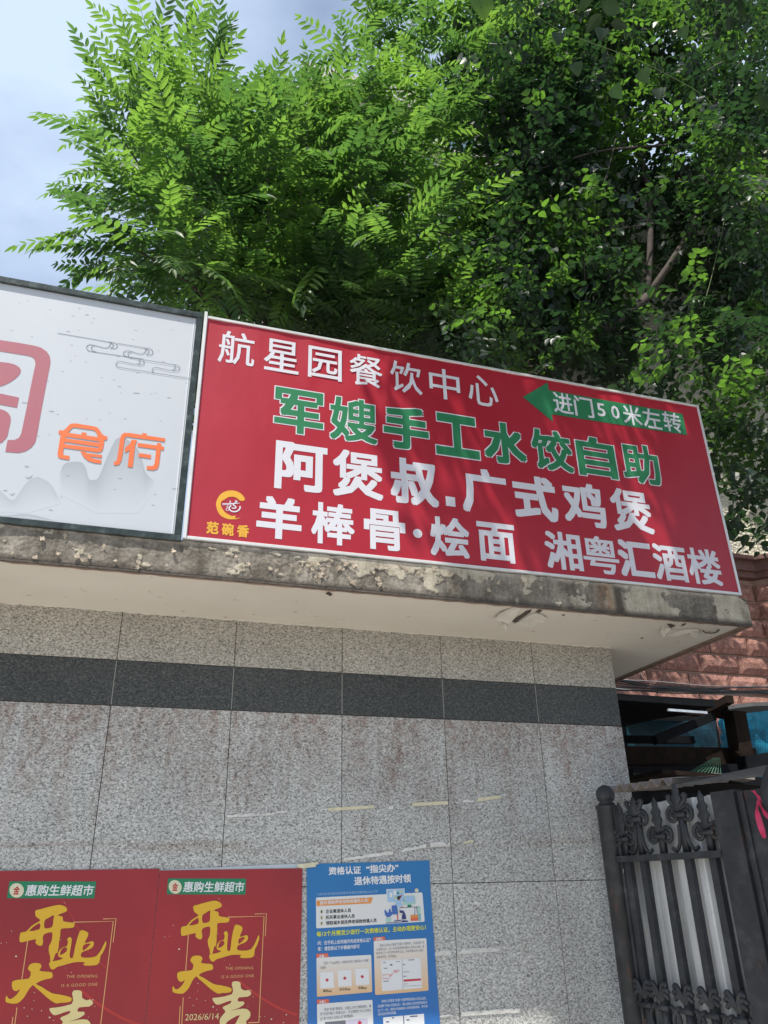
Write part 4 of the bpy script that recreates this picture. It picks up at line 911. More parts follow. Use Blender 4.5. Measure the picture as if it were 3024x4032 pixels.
# second leaf / post to the right
g2 = empty('gate_post', tuple(G(1.03, 0)), 'wide dark sheet-iron gate post at the right picture edge with a pink ribbon on it', 'post')
def g2b(name, a, mat=M_IRON): v, f = gbar(*a); return mesh_obj(name, v, f, mat, g2)
g2b('face_panel', (.905, 1.10, 0, 1.955, -.034, .012)); g2b('side_strip', (.93, .945, 0, 1.95, .0125, .022)); g2b('side_strip', (1.06, 1.085, 0, 1.95, .0125, .020)); g2b('side_strip', (1.105, 1.30, .1, 1.93, -.05, -.02))
rb = [G(1.02, 1.93, .04)]
def rib(pts, wd):
    q = [Vector(p) for p in smooth_line([tuple(p) for p in pts], 5)]; V = []; F = []
    for i, p in enumerate(q):
        tw = .5*math.sin(i*.35); d = (GD*math.cos(tw)+GN*math.sin(tw))*wd/2
        V += [tuple(p+d), tuple(p-d)]
    for i in range(len(q)-1): F.append((2*i, 2*i+1, 2*i+3, 2*i+2))
    return V, F
zg = zm(2350, 3020, 2.461)
def onG(x, y, n):
    u, v_ = zg(x, y); d = FW + RT*((u-1512)/FPX) - UP*((v_-2016)/FPX); P0 = GH+GN*n; return CAM+d*((P0-CAM).dot(GN)/d.dot(GN))
rbp = [rib([onG(1515, 230, .05), onG(1545, 265, .05), onG(1580, 310, .05), onG(1570, 345, .05)], .022), rib([onG(1570, 345, .055), onG(1550, 400, .05), onG(1560, 470, .05), onG(1590, 580, .05), onG(1625, 690, .05)], .026), rib([onG(1570, 345, .06), onG(1600, 400, .05), onG(1640, 460, .05), onG(1700, 520, .05)], .024), rib([onG(1560, 330, .07), onG(1578, 350, .07), onG(1565, 368, .07)], .02)]
v, f = merge(rbp); tag(mesh_obj('ribbon', v, f, M_PINK, None, True), 'pink plastic ribbon tied on the dark post at the right picture edge', 'ribbon')
fl_ = empty('finial_post', tuple(G(1.16, 0, .05)), 'dark knobbed iron stake beside the pink ribbon at the right picture edge', 'post')
q = G(1.16, 0, .05); v, f = lathe(q.x, q.y, [(.03, .0), (.03, 1.80), (.055, 1.84), (.075, 1.90), (.07, 1.94), (.05, 1.99), (.02, 2.04), (.003, 2.05)], 12); mesh_obj('shaft', v, f, M_IRON, fl_, True)
# small corrugated roof sheet over the gate
V = []; F = []; ns = 110
for i in range(ns+1):
    s = -.03+.52*i/ns
    for k in range(7):
        t = k/6; V.append(tuple(G(s, 2.058+.017*math.cos(s/.083*2*math.pi)-.02*max(0, (s-.35))*3 + t*.03, -.02-.42*t)+Vector((0, 0, .006*noise.noise(Vector((s*6, t*3, 0)))))))
F = [(i*7+k, (i+1)*7+k, (i+1)*7+k+1, i*7+k+1) for i in range(ns) for k in range(6)]
n0 = len(V); V += [(a, b, c-.006) for a, b, c in V]; F += [tuple(n0+i for i in q_[::-1]) for q_ in F] + [(i*7, n0+i*7, n0+(i+1)*7, (i+1)*7) for i in range(ns)]
o = mesh_obj('corrugated_roof_sheet', V, F, M_RSHEET, None, False); tag(o, 'small dusty corrugated roof sheet lying across the top of the gate beside the ball cap', 'roof sheet')
# flat grey board over the right half
V = []
for s, n, z in ((.40, -.03, 2.022), (1.45, -.03, 2.000), (1.6, -1.1, 2.20), (.36, -.85, 2.16)): V.append(tuple(G(s, z, n)))
V += [(a, b, c+.012) for a, b, c in V]
o = mesh_obj('roof_board', V, [(0, 1, 2, 3), (7, 6, 5, 4), (0, 4, 5, 1), (1, 5, 6, 2), (2, 6, 7, 3), (3, 7, 4, 0)], M_BOARD); tag(o, 'flat grey board roofing the gate, right of the corrugated sheet', 'board')

# ------------------------------------------------------------------ dark shed behind the gate
z4 = zm(2350, 2350, 2.461)
sh_ = empty('shed', (5.0, 1.8, 0), 'dark makeshift shed of beams, wire mesh and blue tarpaulin between gate and red stone building', 'shed')
def beam(name, a, b, y0, y1, wd, mat, dy=None):
    p, q = P(*z4(*a), y0), P(*z4(*b), y1); d = (q-p).normalized(); n = Vector((0, 1, 0)); n = (n-d*n.dot(d)).normalized(); u = d.cross(n); n = n*(dy or wd)/2; u = u*wd/2
    V = [tuple(c+s1*n+s2*u) for c in (p, q) for s1, s2 in ((-1, -1), (1, -1), (1, 1), (-1, 1))]
    return mesh_obj(name, V, [(0, 1, 2, 3), (7, 6, 5, 4), (0, 4, 5, 1), (1, 5, 6, 2), (2, 6, 7, 3), (3, 7, 4, 0)], mat, sh_)
beam('eaves_beam', (150, 1005), (1240, 1070), 1.5, 1.5, .10, M_DARK); beam('eaves_beam', (180, 1050), (1350, 1165), 1.40, 1.40, .045, M_WOOD)
beam('steel_edge', (690, 1096), (1065, 1124), .96, .96, .018, M_STEEL)
beam('post', (1330, 1120), (1450, 1800), 1.3, 1.3, .13, M_WOOD); beam('brace', (560, 1390), (1120, 1160), 1.34, 1.34, .07, M_DARK); beam('rafter_end', (1090, 1100), (1290, 992), 1.38, 1.0, .06, M_WOOD)
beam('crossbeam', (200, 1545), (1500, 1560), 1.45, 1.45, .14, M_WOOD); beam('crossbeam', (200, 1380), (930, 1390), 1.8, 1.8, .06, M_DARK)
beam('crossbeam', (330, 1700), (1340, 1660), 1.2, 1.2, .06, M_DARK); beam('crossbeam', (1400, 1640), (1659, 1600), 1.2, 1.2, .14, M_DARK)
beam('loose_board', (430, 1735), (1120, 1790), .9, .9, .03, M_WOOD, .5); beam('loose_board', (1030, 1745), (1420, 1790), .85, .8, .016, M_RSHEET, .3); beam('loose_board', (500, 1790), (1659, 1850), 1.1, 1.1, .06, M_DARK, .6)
# curved roof skin and back wall
pa = [P(*z4(x, y), 1.15) for x, y in [(1270, 1055), (1400, 1035), (1530, 1022), (1659, 1020), (1900, 1035)]]
V = []; F = []
for i, p in enumerate(pa):
    for k in range(4): V.append((p.x, p.y+k*.5, p.z+.05*k))
F = [(i*4+k, (i+1)*4+k, (i+1)*4+k+1, i*4+k+1) for i in range(len(pa)-1) for k in range(3)]
n0 = len(V); V += [(a, b, c-.03) for a, b, c in V]; F += [tuple(n0+i for i in q_[::-1]) for q_ in F]+[(i*4, n0+i*4, n0+(i+1)*4, (i+1)*4) for i in range(len(pa)-1)]
mesh_obj('arched_roof', V, F, M_BOARD, sh_)
ra = P(*z4(100, 985), 1.0); rb_ = P(*z4(1500, 1085), 1.0)
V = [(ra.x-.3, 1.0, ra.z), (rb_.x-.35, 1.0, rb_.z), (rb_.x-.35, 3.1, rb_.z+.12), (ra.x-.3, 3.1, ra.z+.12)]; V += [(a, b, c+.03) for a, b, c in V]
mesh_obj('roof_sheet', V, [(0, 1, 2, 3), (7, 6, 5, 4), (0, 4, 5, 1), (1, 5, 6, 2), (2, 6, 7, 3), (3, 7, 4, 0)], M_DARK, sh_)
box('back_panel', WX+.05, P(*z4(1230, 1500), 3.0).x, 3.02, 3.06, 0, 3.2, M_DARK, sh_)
# tarpaulin
V = []; F = []; c4 = [(1180, 1150), (1760, 1080), (1760, 1800), (1200, 1740)]
q4 = [P(*z4(*c), 2.1) for c in c4]; n = 30
for i in range(n+1):
    for k in range(n+1):
        a, b = i/n, k/n; p = q4[0]*(1-a)*(1-b)+q4[1]*a*(1-b)+q4[2]*a*b+q4[3]*(1-a)*b
        V.append((p.x, p.y+.12*noise.noise(p*4)+.04*noise.noise(p*14), p.z))
F = [(i*(n+1)+k, i*(n+1)+k+1, (i+1)*(n+1)+k+1, (i+1)*(n+1)+k) for i in range(n) for k in range(n)]
mesh_obj('tarpaulin', V, F, M_TARP, sh_, True)
for cs, yy in (([(560, 1660), (620, 1600), (900, 1600), (1120, 1590), (1190, 1680), (1390, 1690), (1395, 1775), (1180, 1770), (900, 1720), (560, 1700)], 2.2),):
    v, f = poly([cs], z4, yy); mesh_obj('tarpaulin', v, f, M_TARP, sh_)
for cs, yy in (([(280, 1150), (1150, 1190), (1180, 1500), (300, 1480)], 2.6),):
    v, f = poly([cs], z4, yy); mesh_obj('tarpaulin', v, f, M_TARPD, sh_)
# wire mesh
def wmesh(c, n1_, n2_, y, r, mat):
    q_ = [P(*z4(*p), y) for p in c]; pr = []
    L = lambda a, b: q_[0]*(1-a)*(1-b)+q_[1]*a*(1-b)+q_[2]*a*b+q_[3]*(1-a)*b
    W = lambda p: Vector((p.x, p.y+.05*noise.noise(p*3), p.z))
    for i in range(n1_+1): pr.append(tube_vf([tuple(W(L(i/n1_, k/6))) for k in range(7)], r, 3, False))
    for i in range(n2_+1): pr.append(tube_vf([tuple(W(L(k/6, i/n2_))) for k in range(7)], r, 3, False))
    v, f = merge(pr); return tag(mesh_obj('wire_mesh', v, f, mat, sh_), kind='stuff')
wmesh([(900, 1290), (1620, 1290), (1620, 1540), (860, 1540)], 46, 16, 1.75, .0012, M_DARK)
wmesh([(860, 1725), (1130, 1560), (1200, 1560), (1200, 1765)], 11, 9, 1.15, .0011, M_MESHW)

# cables
cb = empty('cable_bundle', (5.0, 1.7, 3.2), 'bundle of sagging black and grey cables slung in front of the red stone wall', 'cables')
random.seed(21)
for i in range(13):
    y0 = random.uniform(-70, 85); y1_ = random.uniform(-32, 45); sg = random.uniform(10, 60); yy = 1.75+random.uniform(-.05, .05)
    pts = []
    for k in range(9):
        t = k/8; x = 60+t*1700; y = 800+y0+(105+y1_-y0)*t**.55+sg*math.sin(math.pi*t)*(.5 if i % 3 else 1)*.6+8*math.sin(t*9+i)
        pts.append(tuple(P(*z4(x, y), yy)))
    tube('cable', smooth_line(pts, 4), random.choice([.004, .005, .007]), M_CABLEG if i in (2, 5, 9, 12) else M_CABLE, cb, 6)
lp = [(420, 790), (425, 745), (450, 735), (470, 770), (450, 800), (430, 770), (445, 745)]; tube('cable_loop', smooth_line([tuple(P(*z4(*p), 1.72)) for p in lp], 5), .004, M_CABLE, cb, 5)

# ------------------------------------------------------------------ red stone building
BY = 3.2
bb = empty('stone_building', (7, 5, 0), 'red-brown split stone building with dark cornice and cream pebbledash upper wall', 'building')
zr = zm(2400, 1500, 2.2115)
corn_t = P(*zr(1060, 1550), BY).z; corn_b = P(*zr(1090, 1715), BY).z; xc = P(*zr(1220, 1580), BY).x
z_ref = P(*z4(1100, 545), BY).z; ch = (P(*z4(1100, 545), BY).z-P(*z4(1100, 930), BY).z)/2
XL = P(*z4(150, 850), BY).x-.25
core_b = box('lower_wall', XL, xc, BY+.05, BY+5, 0, corn_b, M_MORT, bb)
xe = xc+1.3   # the bay that stands forward, its cheek turned 45 degrees to the wall
V = [(xc, BY+.05, 0), (xe, BY+.05-1.3, 0), (xe+3, BY+.05-1.3, 0), (xe+3, BY+5, 0), (xc, BY+5, 0)]; V += [(a, b, corn_b) for a, b, c in V]
bay = mesh_obj('bay_wall', V, [(0, 1, 6, 5), (1, 2, 7, 6), (2, 3, 8, 7), (3, 4, 9, 8), (4, 0, 5, 9), (5, 6, 7, 8, 9)], M_MORT, bb)
def stone_mesh(wd, ht, seed):
    """one split-faced block: flat margins, bulging broken face; local x along, y outwards (-), z up"""
    r2 = random.Random(seed); nx, nz = 7, 3; V = []; F = []
    for i in range(nx+1):
        for k in range(nz+1):
            a, b = i/nx, k/nz; edge = min(i, nx-i, k, nz-k)
            d = -.022 if edge == 0 else -.05-.014*r2.random()
            ax = a if 0 < i < nx else a; V.append(((ax-.5)*wd, d+.0, (b-.5)*ht))
    F = [(i*(nz+1)+k, (i+1)*(nz+1)+k, (i+1)*(nz+1)+k+1, i*(nz+1)+k+1) for i in range(nx) for k in range(nz)]
    ring_ = [i*(nz+1) for i in range(nx+1)]+[nx*(nz+1)+k for k in range(1, nz+1)]+[i*(nz+1)+nz for i in range(nx-1, -1, -1)]+[k for k in range(nz-1, 0, -1)]
    n0 = len(V); V += [(V[i][0], .004, V[i][2]) for i in ring_]; m_ = len(ring_)
    F += [(ring_[i], n0+i, n0+(i+1) % m_, ring_[(i+1) % m_]) for i in range(m_)]
    me = bpy.data.meshes.new('stone_block'); me.from_pydata(V, [], [q_[::-1] if False else q_ for q_ in F]); me.materials.append(M_STONE); me.update(); return me
BW = .56; SM = [stone_mesh(BW-.018, ch-.030, s) for s in range(5)]
def place_stone(x, y, z, rz, wscale, parent):
    o = bpy.data.objects.new('stone_block', random.choice(SM)); COL.objects.link(o); o.parent = parent
    off = Vector((0, 0, 0)); q_ = parent
    while q_ is not None: off += q_.location; q_ = q_.parent
    o.location = Vector((x, y, z))-off; o.rotation_euler = (0, 0, rz); o.scale = (wscale, 1, 1)
row = 0; zz = z_ref+ch*6
while zz+ch > corn_b: zz -= ch
while zz > 2.35:
    shift = (0 if row % 2 else .28)+.09*(row % 3)
    x = XL+shift-BW
    while x < xc:
        x0, x1 = max(x, XL), min(x+BW, xc)
        if x1-x0 > .08: place_stone((x0+x1)/2, BY+.046, zz+ch/2, 0, (x1-x0-.014)/(BW-.018)*1.0, core_b)
        x += BW
    L = 1.3*math.sqrt(2); t = -shift
    while t < L:
        a, b = max(t, 0), min(t+BW, L)
        if b-a > .08:
            c = (a+b)/2/math.sqrt(2); place_stone(xc+c, BY+.046-c, zz+ch/2, -math.pi/4, (b-a-.014)/(BW-.018), bay)
        t += BW
    zz -= ch; row += 1
def cornice(z0, z1, d, name):
    k = d*math.tan(math.pi/8)
    pl = [(XL, BY-d), (xc-k, BY-d), (xe-k, BY-1.3-d), (xe+3, BY-1.3-d), (xe+3, BY+.4), (XL, BY+.4)]
    V = [(a, b, z0) for a, b in pl]+[(a, b, z1) for a, b in pl]; n_ = len(pl)
    mesh_obj(name, V, [tuple(range(n_))[::-1], tuple(range(n_, 2*n_))]+[(i, (i+1) % n_, n_+(i+1) % n_, n_+i) for i in range(n_)], M_CORN, bb)
cz = corn_t-corn_b
cornice(corn_b, corn_b+cz*.3, .06, 'cornice_band'); cornice(corn_b+cz*.3, corn_b+cz*.8, .10, 'cornice_band'); cornice(corn_b+cz*.8, corn_t, .17, 'cornice_lip')
V = [(XL, BY, corn_t), (xc, BY, corn_t), (xe, BY-1.3, corn_t), (xe+3, BY-1.3, corn_t), (xe+3, BY+5, corn_t), (XL, BY+5, corn_t)]; V += [(a, b, 12.) for a, b, c in V]
mesh_obj('upper_wall', V, [(i, (i+1) % 6, 6+(i+1) % 6, 6+i) for i in range(6)]+[(6, 7, 8, 9, 10, 11)], M_PEB, bb)

# ------------------------------------------------------------------ far apartment tower
tw = empty('apartment_tower', (12, 30, 0), 'pale concrete apartment tower glimpsed through gaps in the foliage', 'building')
TY = 26.
tl = P(*T(655, 130), TY); tr = P(*T(925, 60), TY)
box('wall', tl.x, tr.x+6, TY, TY+10, 0, tl.z, M_HR, tw)
t2 = P(*T(560, 445), TY); box('lower_wing', t2.x, tl.x-.01, TY+.6, TY+9, 0, P(*T(600, 250), TY).z, M_HR, tw)
fz = tl.z-2.0; k = 0
while fz > 6:
    box('floor_slab', tl.x-.3, tr.x+6.3, TY-.5, TY-.01, fz-.25, fz+.05, M_HRS, tw)
    x = tl.x+1.0
    while x < tr.x+5:
        w_ = box('window', x, x+1.6, TY-.06, TY-.01, fz-2.3, fz-.7, M_HRW, tw); x += 2.7
    fz -= 3.0; k += 1

# ------------------------------------------------------------------ foliage
def rot_to(d, up):
    """basis with x along d, z near up"""
    x = d/np.linalg.norm(d); y = np.cross(up, x); ny = np.linalg.norm(y)
    if ny < 1e-4: y = np.cross(np.array([1., 0, 0]), x); ny = np.linalg.norm(y)
    y = y/ny; z = np.cross(x, y); return np.stack([x, y, z], 1)
def frond(seed, pairs=12, L=.98, ll=.185, lw=.0275):
    r = np.random.default_rng(seed); V = []; F = []
    droop = r.uniform(.12, .28)*L; side = r.uniform(-.06, .06)
    def pt(t): return np.array([t*L*(1-.06*t), side*t*t, .03*L*math.sin(t*3)-droop*t*t])
    k = 0
    for i in range(7):
        t = i/6; p = pt(t); rr_ = .0035*(1-.75*t); V += [p+[0, rr_, 0], p+[0, -rr_, 0], p+[0, 0, -rr_]]
    for i in range(6):
        for a in range(3): F.append((3*i+a, 3*i+(a+1) % 3, 3*i+3+(a+1) % 3, 3*i+3+a))
    def leaflet(t, sgn, ang, ln, wd):
        b = len(V); p = pt(t); d = pt(min(1, t+.02))-pt(t-.02); d /= np.linalg.norm(d)
        s_ = np.array([-d[1], d[0], 0])*sgn; s_ /= np.linalg.norm(s_)
        ax = d*math.cos(ang)+s_*math.sin(ang); ax[2] -= r.uniform(.05, .35); ax /= np.linalg.norm(ax)
        nr = np.cross(ax, np.cross([0, 0, 1.], ax)); nr = nr/np.linalg.norm(nr)
        sd_ = np.cross(nr, ax); tw_ = r.uniform(-.35, .35); sd2 = sd_*math.cos(tw_)+nr*math.sin(tw_); nr = np.cross(ax, sd2)
        cv = r.uniform(-.10, .02)
        def q(tt, ww, up_): return p+ax*(ln*tt)+sd2*(ww*wd)+nr*(up_*wd+cv*ln*tt*tt)
        V.extend([q(.02, 0, 0), q(.16, .75, .22), q(.16, -.75, .22), q(.22, 0, 0), q(.52, .95, .25), q(.52, -.95, .25), q(.55, 0, 0), q(.80, .48, .12), q(.80, -.48, .12), q(1., 0, -.1)])
        F.extend([(b, b+1, b+3), (b, b+3, b+2), (b+1, b+4, b+6, b+3), (b+3, b+6, b+5, b+2), (b+4, b+7, b+9, b+6), (b+6, b+9, b+8, b+5)])
    for i in range(pairs):
        t = .20+.78*(i/(pairs-1)); e = math.sin(math.pi*(.18+.72*i/(pairs-1)))**.6
        for sgn in (1, -1):
            if r.random() < .03: continue
            leaflet(t+r.uniform(-.01, .01), sgn, r.uniform(1.0, 1.25)-.35*t, ll*e*r.uniform(.88, 1.08), lw*e)
    leaflet(.99, 1, .1, ll*.8, lw*.8)
    return np.array(V), F
def twig(seed, n=8, L=.34, ls=.088):
    r = np.random.default_rng(seed); V = []; F = []
    def pt(t): return np.array([t*L, .03*math.sin(t*5+seed), -.25*L*t*t])
    for i in range(4):
        t = i/3; p = pt(t); rr_ = .0028*(1-.6*t); V += [p+[0, rr_, 0], p+[0, -rr_, 0], p+[0, 0, -rr_]]
    for i in range(3):
        for a in range(3): F.append((3*i+a, 3*i+(a+1) % 3, 3*i+3+(a+1) % 3, 3*i+3+a))
    for i in range(n):
        t = .12+.86*i/(n-1); sgn = 1 if i % 2 else -1; p = pt(t); b = len(V)
        ax = np.array([r.uniform(.2, .8), sgn*r.uniform(.5, 1.), r.uniform(-.9, .15)]); ax /= np.linalg.norm(ax)
        nr = np.cross(ax, np.cross([r.uniform(-.5, .5), r.uniform(-.5, .5), 1.], ax)); nr /= np.linalg.norm(nr); sd_ = np.cross(nr, ax)
        ln = ls*r.uniform(.75, 1.25); wd = ln*r.uniform(.30, .38); cv = r.uniform(-.15, .05); p = p+ax*.012
        def q(tt, ww, up_): return p+ax*(ln*tt)+sd_*(ww*wd)+nr*(up_*wd+cv*ln*tt*tt)
        V.extend([q(0, 0, 0), q(.15, .65, .15), q(.15, -.65, .15), q(.4, 1., .22), q(.4, -1., .22), q(.4, 0, 0), q(.75, .6, .12), q(.75, -.6, .12), q(.75, 0, -.05), q(1.05, 0, -.15)])
        F.extend([(b, b+1, b+3, b+5), (b, b+5, b+4, b+2), (b+3, b+6, b+8, b+5), (b+5, b+8, b+7, b+4), (b+6, b+9, b+8), (b+8, b+9, b+7)])
    return np.array(V), F
FR = [frond(s, pairs=[10, 11, 12, 12, 9][s % 5]) for s in range(8)]
TWG = [twig(s, n=[7, 8, 9][s % 3]) for s in range(6)]
def proto_mesh(name, vf, mat):
    me = bpy.data.meshes.new(name); me.from_pydata(vf[0].tolist(), [], vf[1]); me.materials.append(mat); me.update(); return me
def cam_xy(p):
    d = p-np.array(CAM); z = d@np.array(FW)
    if z <= .1: return None
    return 1512+FPX*(d@np.array(RT))/z, 2016-FPX*(d@np.array(UP))/z, z
def foliage(tree, name, protos, items, mat, nobj=300):
    """items: (position, 3x3 basis, scale, variant). The nearest ones in view become parts, the rest one mass"""
    sc_ = []
    for i, (p, B, s, vi) in enumerate(items):
        c = cam_xy(p+B[:, 0]*.25*s)
        sc_.append(1e9 if c is None or not (-60 < c[0] < 3084 and -60 < c[1] < 2300) else c[2]/s)
    order = np.argsort(sc_); pick = set(int(i) for i in order[:nobj] if sc_[i] < 1e8)
    loc = np.array(tree.location); me = [proto_mesh(name, p, mat) for p in protos]
    for i in pick:
        p, B, s, vi = items[i]; o = bpy.data.objects.new(name, me[vi]); COL.objects.link(o); o.parent = tree
        M = Matrix.Identity(4)
        for a in range(3):
            for b in range(3): M[a][b] = B[a, b]*s
            M[a][3] = p[a]-loc[a]
        o.matrix_local = M
    VV = []; FF = []; k = 0
    for i, (p, B, s, vi) in enumerate(items):
        if i in pick: continue
        v = protos[vi][0]@(B.T*s)+p-loc; VV.append(v); FF.append((k, protos[vi][1])); k += len(v)
    if VV:
        VV = np.concatenate(VV); lo = []; tot = []
        for kk, f in FF:
            for q_ in f: lo.append(len(q_)); tot.extend([a+kk for a in q_])
        m_ = bpy.data.meshes.new('foliage_mass'); m_.vertices.add(len(VV)); m_.vertices.foreach_set('co', VV.ravel()); m_.loops.add(len(tot)); m_.loops.foreach_set('vertex_index', tot)
        m_.polygons.add(len(lo)); st = np.concatenate([[0], np.cumsum(lo)[:-1]]); m_.polygons.foreach_set('loop_start', st); m_.update(calc_edges=True); m_.materials.append(mat)
        o = bpy.data.objects.new('foliage_mass', m_); COL.objects.link(o); o.parent = tree; o['kind'] = 'stuff'
def tv(u, v, y): return np.array(P(*T(u, v), y))
def whorl(c, axis, n, sp0, sp1, smin=.85, smax=1.15, up=(0, 0, 1.)):
    """fronds radiating from one shoot tip"""
    o_ = []; ax = np.array(axis, float); ax /= np.linalg.norm(ax); Bx = rot_to(ax, np.array([.1, .2, 1.]))
    for i in range(n):
        ph = i*2.4+rng.uniform(-.4, .4); tt = R(rng.uniform(sp0, sp1)); d = ax*math.cos(tt)+(Bx[:, 1]*math.cos(ph)+Bx[:, 2]*math.sin(ph))*math.sin(tt)
        d[2] *= .85
        upv = np.array([rng.uniform(-.25, .25), rng.uniform(-.25, .25), 1.])+ax*.3
        o_.append((np.array(c)-ax*rng.uniform(0, .12), rot_to(d, upv), rng.uniform(smin, smax), int(rng.integers(len(FR)))))
    return o_
from math import cos, sin
def in_poly(x, y, pl):
    c = False; n = len(pl)
    for i in range(n):
        x1, y1_, x2_, y2_ = *pl[i-1], *pl[i]
        if (y1_ > y) != (y2_ > y) and x < (x2_-x1)*(y-y1_)/(y2_-y1_)+x1: c = not c
    return c

def limb(tree, name, pts, r0, r1):
    q = smooth_line([tuple(p) for p in pts], 5); n = len(q); return tube(name, q, [r0+(r1-r0)*i/(n-1) for i in range(n)], M_BARK, tree, 8)
# tree 1: pinnate-leaved tree whose edge stands against the sky
Y0 = 2.9
base1 = tv(620, 1400, Y0); t1 = empty('pinnate_tree', (base1[0], Y0, 0), 'bright green feather-leaved tree against the sky behind the pale sign', 'tree')
tips = [(300, 130, 2.7), (390, 110, 2.9), (450, 150, 3.0), (545, 255, 2.9), (625, 290, 2.8), (290, 230, 2.6), (240, 270, 2.4), (330, 200, 2.5), (230, 330, 2.3), (270, 400, 2.3), (235, 475, 2.2), (235, 560, 2.2), (260, 440, 2.6), (225, 530, 2.3), (260, 600, 2.6),
        (420, 240, 2.4), (500, 290, 2.3), (600, 300, 2.3), (380, 330, 2.2), (470, 380, 2.2), (560, 400, 2.4), (640, 380, 2.3), (330, 470, 2.3), (430, 480, 2.4), (300, 540, 2.4), (380, 600, 2.3), (350, 560, 1.9), (470, 590, 2.6), (530, 520, 2.7), (620, 500, 2.7), (560, 620, 2.8), (650, 600, 2.8), (440, 640, 2.6)]
it = []
for u, v, y in tips:
    u = u+34 if u < 340 else u; v = v+18 if v < 250 else v
    c = tv(u, v, y); ce = tv(520, 520, 3.2); ax = c-ce; ax[2] += .5; ax[1] -= .2
    it += whorl(c, ax, 6, 15, 75)
for _ in range(80):
    u, v, y = rng.uniform(300, 700), rng.uniform(200, 680), rng.uniform(2.9, 4.6)
    if not in_poly(u, v, [(300, 320), (400, 260), (540, 310), (720, 260), (720, 700), (400, 690), (260, 600), (250, 480)]): continue
    it += whorl(tv(u, v, y), (rng.uniform(-.5, .3), rng.uniform(-.8, .2), 1), 9, 25, 90)
foliage(t1, 'compound_leaf', FR, it, M_LEAFA, 290)
root = np.array([base1[0], Y0, 0.])
fk = tv(560, 820, 3.3)
limb(t1, 'trunk', [root, (root+fk)/2+[.05, 0, 0], fk], .07, .045)
for ends in ([(500, 600, 3.2), (420, 420, 3.0), (400, 200, 2.9)], [(450, 650, 3.), (330, 560, 2.7), (250, 520, 2.5)], [(580, 600, 3.2), (580, 420, 3.0), (560, 260, 2.9)], [(430, 560, 3.), (330, 400, 2.7), (270, 310, 2.5)], [(620, 640, 3.2), (650, 480, 2.9), (640, 320, 2.7)]):
    limb(t1, 'branch', [fk]+[tv(*e) for e in ends], .03, .008)
# tree 2: pinnate tree with the visible forked stem in the middle
Y2_ = 2.6
b2p = tv(1105, 760, Y2_); t2t = empty('pinnate_tree', (b2p[0], Y2_, 0), 'feather-leaved tree with a visible forked grey stem above the middle of the red sign', 'tree')
fk = tv(1118, 487, Y2_)
limb(t2t, 'trunk', [(b2p[0]+.02, Y2_, 0), b2p, tv(1112, 600, Y2_), fk], .05, .034)
limb(t2t, 'branch', [fk, tv(1085, 430, Y2_), tv(1055, 350, Y2_), tv(1045, 260, 2.7), tv(1000, 150, 2.8)], .024, .008); limb(t2t, 'branch', [fk, tv(1138, 455, Y2_), tv(1150, 380, 2.7), tv(1180, 260, 2.9)], .026, .01)
limb(t2t, 'branch', [tv(1030, 520, 2.5), tv(960, 505, 2.4), tv(920, 490, 2.3), tv(880, 470, 2.3)], .014, .006); limb(t2t, 'branch', [fk, tv(1120, 520, 2.6), tv(1030, 520, 2.5)], .018, .014); limb(t2t, 'branch', [tv(1108, 700, 2.6), tv(1160, 580, 2.6), tv(1170, 520, 2.7)], .012, .006)
it = []
for u, v, y in [(760, 130, 2.6), (830, 50, 2.5), (820, 120, 2.4), (735, 215, 2.4), (880, 60, 2.5), (950, 20, 2.4), (780, 230, 2.3), (860, 200, 2.2), (930, 150, 2.3), (1000, 90, 2.3), (700, 280, 2.4), (760, 330, 2.3), (840, 290, 2.2), (730, 400, 2.2), (690, 460, 2.3), (790, 440, 2.2), (850, 520, 1.8), (870, 390, 2.2), (960, 470, 2.3), (700, 560, 2.4), (900, 330, 2.3), (960, 260, 2.3), (1030, 200, 2.4), (820, 600, 2.4), (760, 640, 2.5), (880, 660, 2.5), (930, 580, 2.7), (1050, 420, 2.9), (1010, 640, 2.9), (940, 700, 2.6), (1080, 60, 2.4), (1010, 340, 2.8)]:
    it += whorl(tv(u, v, y), (rng.uniform(-.6, .1), rng.uniform(-.9, -.2), rng.uniform(.3, 1)), 9, 25, 85)
for _ in range(90):
    u, v, y = rng.uniform(640, 1180), rng.uniform(-40, 740), rng.uniform(3.1, 5.2)
    if u < 820 and v < 270: continue
    it += whorl(tv(u, v, y), (rng.uniform(-.5, .5), rng.uniform(-.6, .2), 1), 8, 25, 90)
foliage(t2t, 'compound_leaf', FR, it, M_LEAFA, 290)
# tree 3: dark broad-leaved tree, its crown also reaching over the street in front of the signs
Y3_ = 2.4
t3p = np.array([2.45, Y3_, 4.6]); t3 = empty('broadleaf_tree', (t3p[0], Y3_, 0), 'dense dark broad-leaved tree filling the right side above and beside the red sign', 'tree')
fk = tv(1400, 640, 2.4)
limb(t3, 'trunk', [(t3p[0], Y3_, 0), t3p, fk], .10, .06)
up_ = tv(1290, -420, 2.4)
limb(t3, 'branch', [fk, tv(1400, 400, 2.3), tv(1330, 200, 2.3), tv(1300, 0, 2.3), up_], .045, .03); limb(t3, 'branch', [fk, tv(1520, 420, 2.0), tv(1550, 100, 2.2), tv(1540, -300, 2.3)], .05, .02)
limb(t3, 'bough', [up_, up_+[-.2, -1.0, .7], np.array([1.6, -1.2, up_[2]+.4]), np.array([1.0, -2.2, up_[2]-.3])], .03, .015); limb(t3, 'bough', [up_, up_+[.4, -1.4, .5], np.array([3.6, -2.6, 7.9]), np.array([5.0, -4.5, 7.4])], .03, .015)
